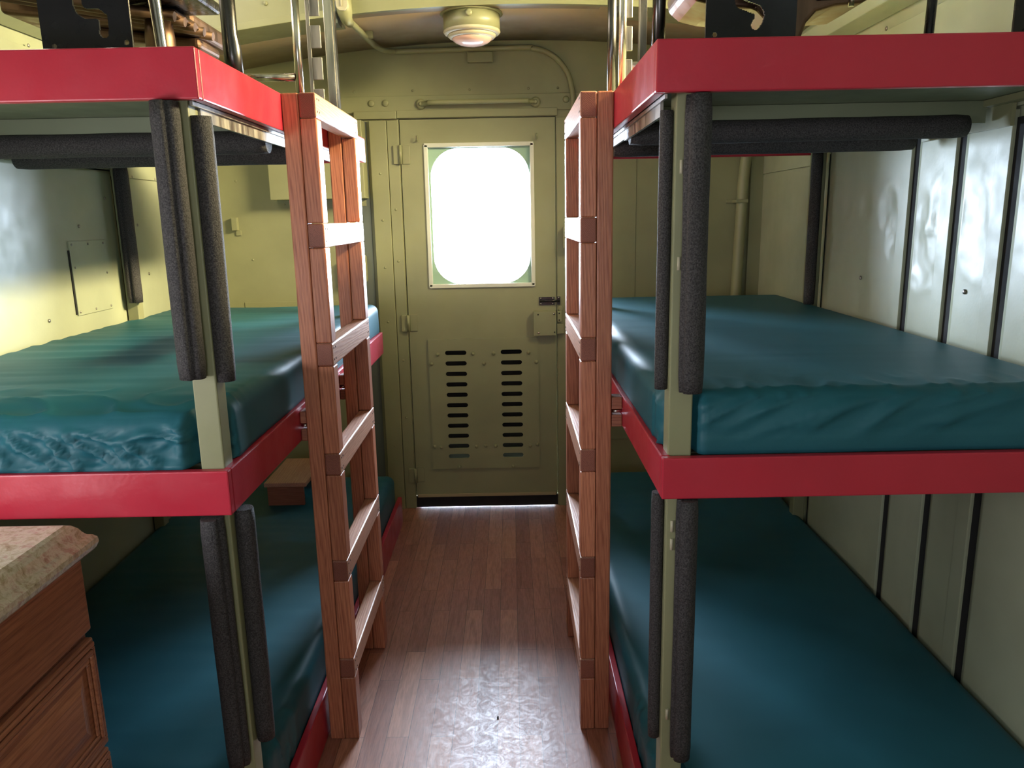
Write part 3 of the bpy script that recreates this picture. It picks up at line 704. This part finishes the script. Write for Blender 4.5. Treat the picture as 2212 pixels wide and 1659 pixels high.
# ================================================================== MATTRESSES
def sstep(a, b, x):
    t = max(0.0, min(1.0, (x-a)/(b-a))); return t*t*(3-2*t)
def mattress(name, x0, x1, y0, y1, z0, z1, rad, disp, label, notch=None, group='teal bunk mattresses', step=0.011):
    nx = int((x1-x0)/step); nz = int((z1-z0)/step)
    # denser rows near the camera
    ys = [y0]; h = step*0.75
    while ys[-1] < y1: ys.append(min(y1, ys[-1]+h)); h = min(0.018, h*1.02)
    xs = [x0 + (x1-x0)*i/nx for i in range(nx+1)]; zs = [z0 + (z1-z0)*i/nz for i in range(nz+1)]
    bm = bmesh.new(); V = {}
    C = Vector(((x0+x1)/2, (y0+y1)/2, (z0+z1)/2))
    def vert(x, y, z):
        key = (round(x, 5), round(y, 5), round(z, 5))
        if key in V: return V[key]
        p = Vector((x, y, z))
        q = Vector((min(max(x, x0+rad), x1-rad), min(max(y, y0+rad), y1-rad), min(max(z, z0+0.012), z1-rad)))
        d = p-q; nrm = d.normalized() if d.length > 1e-9 else Vector((0, 0, 1))
        if z < z0+0.012 and d.length > 0.012: p = q + nrm*min(d.length, 0.9*rad)
        if d.length > rad: p = q + nrm*rad if z > (z0+z1)/2 else q + nrm*min(d.length, rad)
        p = p + disp(x, y, z, nrm)
        if notch: p = notch(p)
        V[key] = bm.verts.new(p); return V[key]
    def grid(A, B, fn, flip):
        for i in range(len(A)-1):
            for k in range(len(B)-1):
                q = [vert(*fn(A[i], B[k])), vert(*fn(A[i+1], B[k])), vert(*fn(A[i+1], B[k+1])), vert(*fn(A[i], B[k+1]))]
                try: f = bm.faces.new(q[::-1] if flip else q); f.smooth = True
                except ValueError: pass
    grid(xs, ys, lambda a, b: (a, b, z1), False)
    grid(xs, ys, lambda a, b: (a, b, z0), True)
    grid(xs, zs, lambda a, b: (a, y0, b), False)
    grid(xs, zs, lambda a, b: (a, y1, b), True)
    grid(ys, zs, lambda a, b: (x0, a, b), True)
    grid(ys, zs, lambda a, b: (x1, a, b), False)
    bmesh.ops.recalc_face_normals(bm, faces=bm.faces)
    o = obj(name, bm, TEAL); tag(o, label, 'mattress', group); return o
def nz3(x, y, z): return noise.noise(Vector((x, y, z)))
def ridge(v): return (1-abs(v))**3

def disp_top_wrinkles(seed, amp, side, xw, xa):
    """long creases running across the bed, strongest towards the wall side"""
    def f(x, y, z, n):
        w = 0.35 + 0.65*sstep(xa, xw, x) if side else 0.5
        a = ridge(nz3(x*0.7+seed, y*9.0 + 0.5*nz3(x*2, y, seed), seed)*2.2)*nz3(x*1.2, y*2.2, seed+5)
        b = nz3(x*1.6+seed, y*22, 3.1)*0.35
        g = nz3(x*1.1, y*1.3, seed+9)*0.9
        return Vector((0, 0, 1))*(amp*(a*1.3+b)*w + 0.003*g)*max(0, n.z)
    return f
dl = disp_top_wrinkles(2.0, 0.009, True, -1.5, -0.7)
def disp_left_mid(x, y, z, n):
    d = dl(x, y, z, n)
    if n.y < -0.15:      # gathered near end
        k = -n.y; t = (z-1.014)/0.12
        g = ridge(nz3(x*15+1.9*t, t*1.3, 4.2)*2.4) - 0.45
        g2 = ridge(nz3(x*33-3.5*t, t*2.2, 8.1)*2.2) - 0.4
        hem = sstep(0.10, 0.0, t)
        d += Vector((0, -1, 0))*k*(0.023*g + 0.010*g2)*(1-hem)*(0.4+0.6*sstep(1.05, 0.6, t)) + Vector((0, -0.004, 0))*k*hem + Vector((0, 0, -0.012))*k*sstep(0.5, 1, t)*(1+nz3(x*5, 0, 1))
    else:
        d += Vector((0, 0, 1))*0.008*sstep(1.8, 1.5, y)*ridge(nz3(x*7 + y*5, y*9, 6.0)*2.4)*max(0, n.z)
    if n.x > 0.3: d += Vector((1, 0, 0))*0.006*nz3(y*3, z*5, 2)
    return d
def notch_left(p):
    s = sstep(-0.668, -0.652, p.x)*sstep(1.72, 1.55, p.y)
    if s > 0 : p.y += s*0.060*sstep(1.70, 1.50, p.y)
    if p.z > 1.0 and p.y < 1.62: p.z -= 0.018*sstep(1.62, 1.50, p.y)*sstep(1.03, 1.12, p.z)
    return p
mattress('mattress', -1.50, -0.586, 1.487, 3.40, 1.0135, 1.140, 0.034, disp_left_mid, 'teal mattress with crumpled gathered end, middle tier above the counter', notch_left, step=0.0085)
dr = disp_top_wrinkles(11.0, 0.0022, False, 0, 0)
def disp_right_mid(x, y, z, n):
    d = dr(x, y, z, n)
    if n.y < -0.15:
        k = -n.y; t = (z-1.02)/0.13
        g = ridge(nz3(x*17 - 4.0*t, t*0.9, 14.2)*2.2) - 0.35
        d += Vector((0, -1, 0))*k*(0.012*g*sstep(0.15, 0.6, t) + 0.006*nz3(x*3, t, 2))
        if 0.33 < t < 0.41: d += Vector((0, 0.0025, 0))*k
    else:
        d += Vector((0, 0, 1))*0.005*sstep(1.72, 1.5, y)*ridge(nz3(x*16, y*5 - x*4, 6.0)*2.2)*max(0, n.z)
    if n.x < -0.3 and y < 1.75: d += Vector((-1, 0, 0))*0.008*sstep(1.75, 1.55, y)*(ridge(nz3(y*12+z*10, z*16, 3)*2)-0.3)
    return d
def notch_right(p):
    s = sstep(0.378, 0.364, p.x)*sstep(1.72, 1.55, p.y)
    if s > 0: p.y += s*0.060*sstep(1.70, 1.50, p.y)
    return p
mattress('mattress', 0.306, 1.190, 1.492, 3.40, 1.0225, 1.150, 0.040, disp_right_mid, 'smooth teal mattress on the middle tier by the dented steel panels', notch_right, step=0.0085)
dlow = disp_top_wrinkles(31.0, 0.008, False, 0, 0)
def disp_low_left(x, y, z, n):
    d = dlow(x, y, z, n)
    if n.x > 0.3: d += Vector((1, 0, 0))*0.008*(ridge(nz3(y*9, z*6, 3)*2)-0.4)*sstep(2.0, 1.6, y)
    return d
def notch_ll(p):
    s = sstep(-0.690, -0.655, p.x)*sstep(2.0, 1.56, p.y)
    if p.x > -0.66: p.y += 0.152*sstep(-0.660, -0.645, p.x)*sstep(1.9, 1.45, p.y)
    return p
def notch_lr(p):
    if p.x < 0.385: p.y += 0.156*sstep(0.385, 0.368, p.x)*sstep(1.9, 1.45, p.y)
    return p
mattress('mattress', -1.50, -0.592, 1.44, 3.62, 0.126, 0.272, 0.036, disp_low_left, 'creased teal mattress on the floor-level tier beside the counter cabinet', notch_ll)
dlr = disp_top_wrinkles(57.0, 0.002, False, 0, 0)
def disp_low_right(x, y, z, n):
    d = dlr(x, y, z, n)
    if n.x < -0.3 and y < 1.8: d += Vector((-1, 0, 0))*0.007*(ridge(nz3(y*11, z*9, 23)*2)-0.4)
    return d
mattress('mattress', 0.307, 1.190, 1.40, 3.62, 0.126, 0.272, 0.036, disp_low_right, 'dark teal mattress on the floor-level tier at the ribbed panel wall', notch_lr)

# ================================================================== LADDERS
def ladder(label, xo, s, y0, y1, ztop, rungz, block_z, xrail):
    """xo: x of the face against the bunk; s=+1 when the aisle lies towards +x"""
    L = thing('ladder', label, 'ladder', (xo + s*0.042, (y0+y1)/2, 0.0), 'wooden bunk ladders')
    def X(a, b): return (xo + s*a, xo + s*b) if s > 0 else (xo + s*b, xo + s*a)
    w = 0.052
    for k, (ya, yb) in enumerate(((y0, y0+w), (y1-w, y1))):
        kid('stile', BX(*X(0, 0.0415), ya, yb, 0.0, ztop), FIR_Z, L, bevel=0.004)
        zr = [0.0] + [v for r in rungz[::-1] for v in r] + [ztop]
        segs = [(zr[i], zr[i+1]) for i in range(0, len(zr)-1, 2)]
        for a, b_ in segs:
            if b_-a > 0.02: kid('stile_block', BX(*X(0.0425, 0.084), ya, yb, a+0.0008, b_-0.0008), FIR_Z, L, bevel=0.0035)
    for i, (a, b_) in enumerate(rungz):
        bm = bmesh.new(); box(bm, *X(0.0425, 0.0845), y0-0.0005, y1+0.0005, a, b_)
        for f in bm.faces:
            if abs(f.calc_center_median().y - y0) < 0.002 or abs(f.calc_center_median().y - y1) < 0.002: f.material_index = 1
        rg = kid('rung', bm, [FIR_Y, FIR_END], L, bevel=0.004)
        nb = bmesh.new()
        for yy in (y0+0.016, y0+0.036, y1-0.036, y1-0.016):
            for zz in (a+0.016, b_-0.014):
                xx = xo + s*0.0847
                lathe(nb, [(0.0028, 0), (0.0022, s*0.0006)], (xx, yy, zz), 'x', 8)
        pieces('nail', nb, DARK, rg)
    for ya, yb in ((y0+0.003, y0+0.049), (y1-0.049, y1-0.003)):
        xa, xb = sorted((xrail, xo))
        for z0_, z1_ in ((block_z, block_z+0.034), (block_z+0.049, block_z+0.083)):
            kid('standoff_block', BX(xa+0.0005, xb-0.0005, ya, yb, z0_, z1_), FIR_X, L, bevel=0.003)
        kid('bolt', TUBE([(xa-0.001, (ya+yb)/2-0.008, block_z+0.0415), (xb+0.001, (ya+yb)/2-0.008, block_z+0.0415)], 0.005, 12), CHROME, L)
    return L
rl = [(1.752, 1.812), (1.434, 1.495), (1.124, 1.185), (0.820, 0.880), (0.506, 0.567), (0.203, 0.262)]
ladder('reddish fir ladder leaning on the bunk beside the counter, bolted to its red rails', -0.5595, 1, 2.006, 2.545, 1.812, rl, 0.918, -0.577)
rr_ = [(1.744, 1.806), (1.433, 1.497), (1.120, 1.182), (0.808, 0.872), (0.491, 0.553), (0.170, 0.232)]
ladder('reddish fir ladder on the bunk along the ribbed panel wall', 0.2665, -1, 2.030, 2.60, 1.806, rr_, 0.935, 0.297)

# ================================================================== COUNTER CABINET
cb = thing('base_cabinet', 'stained wood base cabinet with raised panel fronts under the granite counter', 'cabinet', (-1.2, 0.7, 0))
CX, CY = -0.872, 1.412
kid('body', BX(-1.5, CX, -0.4, CY, 0.0, 0.868), CAB_Z, cb, bevel=0.002)
def drawer_front(y0, y1, z0, z1, framed, name):
    d = kid(name, BX(CX+0.0005, CX+0.019, y0, y1, z0, z1), CAB_Y, cb, bevel=0.004)
    def sub(nm, bm, mt, **k):
        return pieces(nm, bm, mt, d, **k)
    if framed:
        # routed frame: stepped mouldings and a raised field
        fw = 0.050
        for i, (off, t) in enumerate(((0.0, 0.006), (0.012, 0.009), (0.024, 0.006))):
            a, b2, c, e = y0+off+0.006, y1-off-0.006, z0+off+0.006, z1-off-0.006; ww = 0.010
            sub('moulding', BXS((CX+0.0195, CX+0.0185+t, a, b2, c, c+ww), (CX+0.0195, CX+0.0185+t, a, b2, e-ww, e), (CX+0.0195, CX+0.0185+t, a, a+ww, c+ww, e-ww), (CX+0.0195, CX+0.0185+t, b2-ww, b2, c+ww, e-ww)), CAB_Y, bevel=0.003)
        bm = bmesh.new(); i0, i1 = 0.052, 0.078
        A = [bm.verts.new((CX+0.0192, y, z)) for y, z in ((y0+i0, z0+i0), (y1-i0, z0+i0), (y1-i0, z1-i0), (y0+i0, z1-i0))]
        B = [bm.verts.new((CX+0.027, y, z)) for y, z in ((y0+i1, z0+i1), (y1-i1, z0+i1), (y1-i1, z1-i1), (y0+i1, z1-i1))]
        bm.faces.new(B); bm.faces.new(A[::-1])
        for k in range(4): bm.faces.new((A[k], A[(k+1) % 4], B[(k+1) % 4], B[k]))
        bmesh.ops.recalc_face_normals(bm, faces=bm.faces)
        sub('raised_panel', bm, CAB_Y, bevel=0.001)
    return d
drawer_front(0.98, 1.404, 0.712, 0.862, False, 'drawer')
drawer_front(0.98, 1.404, 0.455, 0.695, True, 'drawer')
drawer_front(0.98, 1.404, 0.060, 0.445, True, 'drawer')
drawer_front(0.50, 0.97, 0.712, 0.862, False, 'drawer')
drawer_front(0.50, 0.97, 0.060, 0.695, True, 'cabinet_door')
# granite top with an ogee edge on the aisle side and the far end
bm = bmesh.new()
prof = [(-0.020, 0.869), (-0.006, 0.870), (0.000, 0.876), (0.004, 0.886), (0.003, 0.896), (-0.003, 0.903), (-0.010, 0.906), (-0.015, 0.913), (-0.020, 0.923), (-0.028, 0.932), (-0.036, 0.936)]
rings = []
X0, Y0, CXe, CYe = -1.505, -0.4, -0.836, 1.432
for d_, z in prof:
    rings.append([bm.verts.new(c) for c in ((X0, Y0, z), (CXe+d_, Y0, z), (CXe+d_, CYe+d_, z), (X0, CYe+d_, z))])
for a, b_ in zip(rings, rings[1:]):
    for k in range(4): bm.faces.new((a[k], a[(k+1) % 4], b_[(k+1) % 4], b_[k]))
bm.faces.new(rings[0][::-1]); bm.faces.new(rings[-1])
bmesh.ops.recalc_face_normals(bm, faces=bm.faces)
tag(obj('countertop', bm, GRANITE), 'pink and beige granite countertop with shaped edge below the red rail', 'countertop')

# small wooden step at the far end of the lower bunk
st = thing('wooden_box', 'small wooden box standing on the far end of the low creased mattress', 'box', (-1.0, 3.38, 0.28))
kid('top_board', BX(-1.10, -0.915, 3.20, 3.56, 0.366, 0.384), FIR_Y, st, bevel=0.002)
kid('side_board', BX(-1.09, -0.93, 3.21, 3.225, 0.277, 0.3655), FIR_X, st, bevel=0.002)
kid('side_board', BX(-1.09, -0.93, 3.535, 3.55, 0.277, 0.3655), FIR_X, st, bevel=0.002)

# ================================================================== SEAT FRAMES STORED ON THE UPPER DECKS
def j_plate(x0, x1, y, z0, z1, slot, parent, t=0.005, holes=()):
    """steel plate in the xz plane with a J shaped slot (slot: polyline of centres, radius)"""
    bm = bmesh.new(); pts, r = slot; step = 0.0016
    nx = int((x1-x0)/step); nz = int((z1-z0)/step)
    def inside(x, z):
        for (a, b_), (c, d) in zip(pts, pts[1:]):
            vx, vz = c-a, d-b_; L2 = vx*vx+vz*vz or 1e-9
            t_ = max(0, min(1, ((x-a)*vx+(z-b_)*vz)/L2))
            if (x-a-t_*vx)**2+(z-b_-t_*vz)**2 < r*r: return True
        for hx, hz, hr in holes:
            if (x-hx)**2+(z-hz)**2 < hr*hr: return True
        return False
    solid = [[not inside(x0+(i+.5)*step, z0+(k+.5)*step) for k in range(nz)] for i in range(nx)]
    F, Bk = {}, {}
    def v(D, i, k, yy):
        if (i, k) not in D: D[(i, k)] = bm.verts.new((x0+i*step, yy, z0+k*step))
        return D[(i, k)]
    for i in range(nx):
        for k in range(nz):
            if not solid[i][k]: continue
            bm.faces.new((v(F, i, k, y), v(F, i+1, k, y), v(F, i+1, k+1, y), v(F, i, k+1, y)))
            bm.faces.new((v(Bk, i, k, y+t), v(Bk, i, k+1, y+t), v(Bk, i+1, k+1, y+t), v(Bk, i+1, k, y+t)))
            for di, dk, e in ((-1, 0, ((i, k), (i, k+1))), (1, 0, ((i+1, k+1), (i+1, k))), (0, -1, ((i+1, k), (i, k))), (0, 1, ((i, k+1), (i+1, k+1)))):
                a, b_ = i+di, k+dk
                if a < 0 or b_ < 0 or a >= nx or b_ >= nz or not solid[a][b_]:
                    p, q = e; bm.faces.new((v(F, *q, y), v(F, *p, y), v(Bk, *p, y+t), v(Bk, *q, y+t)))
    bmesh.ops.recalc_face_normals(bm, faces=bm.faces)
    return kid('slotted_plate', bm, BLACKP, parent)

ZL = 1.8125
sl = thing('train_seat', 'black and bronze seat frame standing on the upper deck above the counter', 'seat', (-0.8, 1.6, ZL), 'seat frames on the upper decks')
j_plate(-0.872, -0.702, 1.55, 1.7855, 2.05, ([(-0.800, 2.02), (-0.798, 1.905), (-0.794, 1.893), (-0.784, 1.887), (-0.762, 1.887), (-0.752, 1.879), (-0.754, 1.853)], 0.0088), sl, holes=((-0.850, 1.832, 0.0045), (-0.714, 1.836, 0.005)))
PK('plate_flange', BXS((-0.872, -0.702, 1.5555, 1.60, 1.7855, 1.793), (-0.874, -0.870, 1.5555, 1.66, 1.793, 2.05)), BLACKP, sl)
kid('seat_leg', TUBE([(-0.682, 1.62, 2.15), (-0.683, 1.62, 1.93), (-0.678, 1.62, 1.84), (-0.675, 1.62, 1.786)], [0.0115, 0.0115, 0.0105, 0.0105], 16), CHROME, sl)
bm = bmesh.new(); tube(bm, [(-0.598, 1.79, 2.2), (-0.599, 1.79, 1.90), (-0.597, 1.79, 1.872), (-0.595, 1.79, 1.786)], [0.0165, 0.0165, 0.019, 0.0185], 18); kid('seat_leg', bm, DARKTUBE, sl)
# ribbed bronze seat pan, tilted
bm = bmesh.new()
def slab(x0, x1, y0, y1, za, zb, t):
    vs = [bm.verts.new(p) for p in ((x0, y0, za), (x1, y0, zb), (x1, y1, zb), (x0, y1, za), (x0, y0, za+t), (x1, y0, zb+t), (x1, y1, zb+t), (x0, y1, za+t))]
    for f in ((0, 3, 2, 1), (4, 5, 6, 7), (0, 1, 5, 4), (1, 2, 6, 5), (2, 3, 7, 6), (3, 0, 4, 7)): bm.faces.new([vs[i] for i in f])
slab(-1.28, -0.795, 2.1, 2.4, 2.03, 1.975, 0.05)
slab(-1.24, -0.775, 1.95, 2.1, 2.05, 1.975, 0.02)
slab(-1.15, -0.80, 2.15, 2.3, 1.99, 1.945, 0.03)
pieces('seat_pan', bm, BRONZE, sl, mk=kid, bevel=0.012, seg=3)
bm = bmesh.new()
for k in range(5):
    tube(bm, [(-1.25, 1.93+k*0.06, 2.052+0.002*k), (-0.77, 1.93+k*0.06, 1.972+0.002*k)], 0.011, 10)
pieces('seat_slat', bm, BRONZE, sl, mk=kid)
kid('seat_tray', BX(-0.90, -0.70, 1.86, 2.05, 2.0, 2.03), DARKTUBE, sl, bevel=0.012, seg=3)
bm = bmesh.new(); lathe(bm, [(0.034, 0), (0.034, 0.15), (0.03, 0.19)], (-0.83, 1.98, 1.786), 'z', 28); kid('pedestal', bm, BRONZE, sl)
PK('bracket', BXS((-0.77, -0.755, 2.0, 2.03, 1.786, 1.88), (-0.80, -0.79, 2.02, 2.04, 1.786, 1.9)), GREYSTRIP, sl)
kid('cross_bar', TUBE([(-0.80, 2.32, 1.902), (-0.60, 2.32, 1.902)], 0.011, 14), CHROME, sl)

sr = thing('train_seat', 'black and bronze seat frame on the upper deck along the panel wall', 'seat', (0.8, 1.6, 1.807), 'seat frames on the upper decks')
j_plate(0.374, 0.545, 1.55, 1.7815, 2.05, ([(0.432, 2.02), (0.432, 1.900), (0.438, 1.882), (0.456, 1.876), (0.470, 1.871), (0.475, 1.862), (0.473, 1.853), (0.468, 1.845)], 0.0088), sr, holes=((0.392, 1.829, 0.0045),))
PK('plate_flange', BXS((0.374, 0.545, 1.5555, 1.60, 1.7815, 1.789), (0.541, 0.545, 1.5555, 1.66, 1.789, 2.05)), BLACKP, sr)
PK('side_plate', BXS((0.952, 1.12, 1.55, 1.555, 1.7815, 2.05), (0.952, 1.12, 1.555, 1.60, 1.7815, 1.789)), BLACKP, sr)
bm = bmesh.new(); lathe(bm, [(0.0045, 0), (0.004, -0.004)], (0.975, 1.55, 1.826), 'y', 12); kid('plate_bolt', bm, CHROME, sr)
bm = bmesh.new()
out_ = [(0.545, 1.80), (0.595, 1.845), (0.604, 1.872), (0.622, 1.892), (0.66, 1.903), (0.71, 1.906), (0.745, 1.925), (0.79, 1.985), (0.40, 1.99), (0.355, 1.96), (0.36, 1.935), (0.382, 1.917), (0.42, 1.907), (0.50, 1.90), (0.54, 1.86)]
prism(bm, out_, 1, 1.66, 1.84)
kid('seat_pan', bm, BRONZE, sr, bevel=0.008, seg=3)
kid('rod', TUBE([(0.62, 1.66, 1.916), (0.865, 1.66, 1.923)], 0.0045, 12), DARKTUBE, sr)
kid('rod_nut', TUBE([(0.690, 1.66, 1.900), (0.690, 1.66, 1.932)], 0.006, 8), CHROME, sr)
kid('seat_leg', TUBE([(0.892, 1.75, 1.782), (0.896, 1.75, 1.84), (0.902, 1.75, 2.1)], [0.009, 0.010, 0.010], 14), BLACKP, sr)

def notched_post(label, xo, s, ya, yb, yc, zdeck, grp):
    """cluster of uprights: front tube, notched flat, back channel, gusset"""
    t = thing('luggage_post', label, 'post', (xo, yb, zdeck), grp)
    kid('front_tube', TUBE([(xo-0.004, ya, zdeck), (xo+s*0.001, ya, zdeck+0.42)], 0.0115, 16), CHROME, t)
    kid('slim_tube', TUBE([(xo-s*0.016, ya+0.06, zdeck), (xo-s*0.016, ya+0.06, zdeck+0.42)], 0.0085, 14), DARKTUBE, t)
    bm = bmesh.new(); y = yb
    kid('channel', BXS((xo-0.010, xo+0.016, yc-0.02, yc-0.016, zdeck+0.0275, zdeck+0.5), (xo-0.012, xo-0.008, yc-0.0155, yc+0.016, zdeck+0.0275, zdeck+0.5), (xo+0.014, xo+0.022, yc-0.0155, yc+0.016, zdeck+0.0275, zdeck+0.5)), CHROME, t, bevel=0.0015)
    bm = bmesh.new()
    z = zdeck; k = 0
    box(bm, xo-s*0.004 if s < 0 else xo-0.012, (xo-s*0.004 if s < 0 else xo-0.012)+0.012, yb, yb+0.004, zdeck, zdeck+0.45)
    for z0_ in (0.045, 0.135, 0.225, 0.315):
        box(bm, xo, xo+0.030, yb, yb+0.004, zdeck+z0_, zdeck+z0_+0.065)
    kid('notched_flat', bm, STEEL, t, bevel=0.002)
    bm = bmesh.new(); prism(bm, [(xo-0.002, zdeck+0.06), (xo+0.028, zdeck+0.085), (xo+0.026, zdeck+0.03), (xo+0.02, zdeck+0.028)], 1, yb-0.02, yb-0.012); kid('gusset', bm, BRONZE, t)
    return t
notched_post('chrome and steel notched upright rising behind the top of the counter-side ladder', -0.588, 1, 2.32, 2.48, 2.74, 1.7855, 'notched uprights')
# mirror cluster on the other bunk
t2 = thing('luggage_post', 'thick black tube with chrome notched uprights at the panel-side bunk corner', 'post', (0.30, 2.2, 1.782), 'notched uprights')
ZR = 1.782
kid('black_tube', TUBE([(0.3135, 1.70, ZR), (0.3145, 1.70, ZR+0.35)], 0.0135, 18), DARKTUBE, t2)
kid('channel', BXS((0.301, 0.317, 1.86, 1.864, ZR, ZR+0.45), (0.301, 0.304, 1.864, 1.885, ZR, ZR+0.45), (0.314, 0.317, 1.864, 1.885, ZR, ZR+0.45)), CHROME, t2, bevel=0.001)
kid('front_tube', TUBE([(0.299, 2.12, ZR), (0.299, 2.12, ZR+0.45)], 0.010, 16), CHROME, t2)
PK('notched_flat', BXS(*[(0.306, 0.326, 2.13, 2.134, ZR+z, ZR+z+0.06) for z in (0.055, 0.135, 0.215, 0.295)] + [(0.296, 0.308, 2.1345, 2.138, ZR, ZR+0.42)]), STEEL, t2, bevel=0.002)
kid('slim_tube', TUBE([(0.298, 2.33, ZR), (0.298, 2.33, ZR+0.45)], 0.0125, 16), DARKTUBE, t2)
kid('cross_bar', TUBE([(0.31, 2.2, 1.893), (0.44, 2.2, 1.893)], 0.010, 14), STEEL, t2)
bm = bmesh.new(); prism(bm, [(0.300, ZR+0.0), (0.316, ZR+0.0), (0.316, ZR+0.1)], 1, 2.24, 2.248); kid('gusset', bm, BRONZE, t2)

# crumb on the floor
bm = bmesh.new(); bmesh.ops.create_icosphere(bm, subdivisions=2, radius=0.006)
for v in bm.verts: v.co = Vector((v.co.x*0.5, v.co.y*1.1, v.co.z*0.4)) * (1 + 0.25*noise.noise(v.co*300))
o = obj('pebble', bm, DARK, smooth=True); o.location = (-0.066, 2.09, 0.0024); tag(o, 'tiny dark chip lying on the plank floor between the ladders', 'debris')
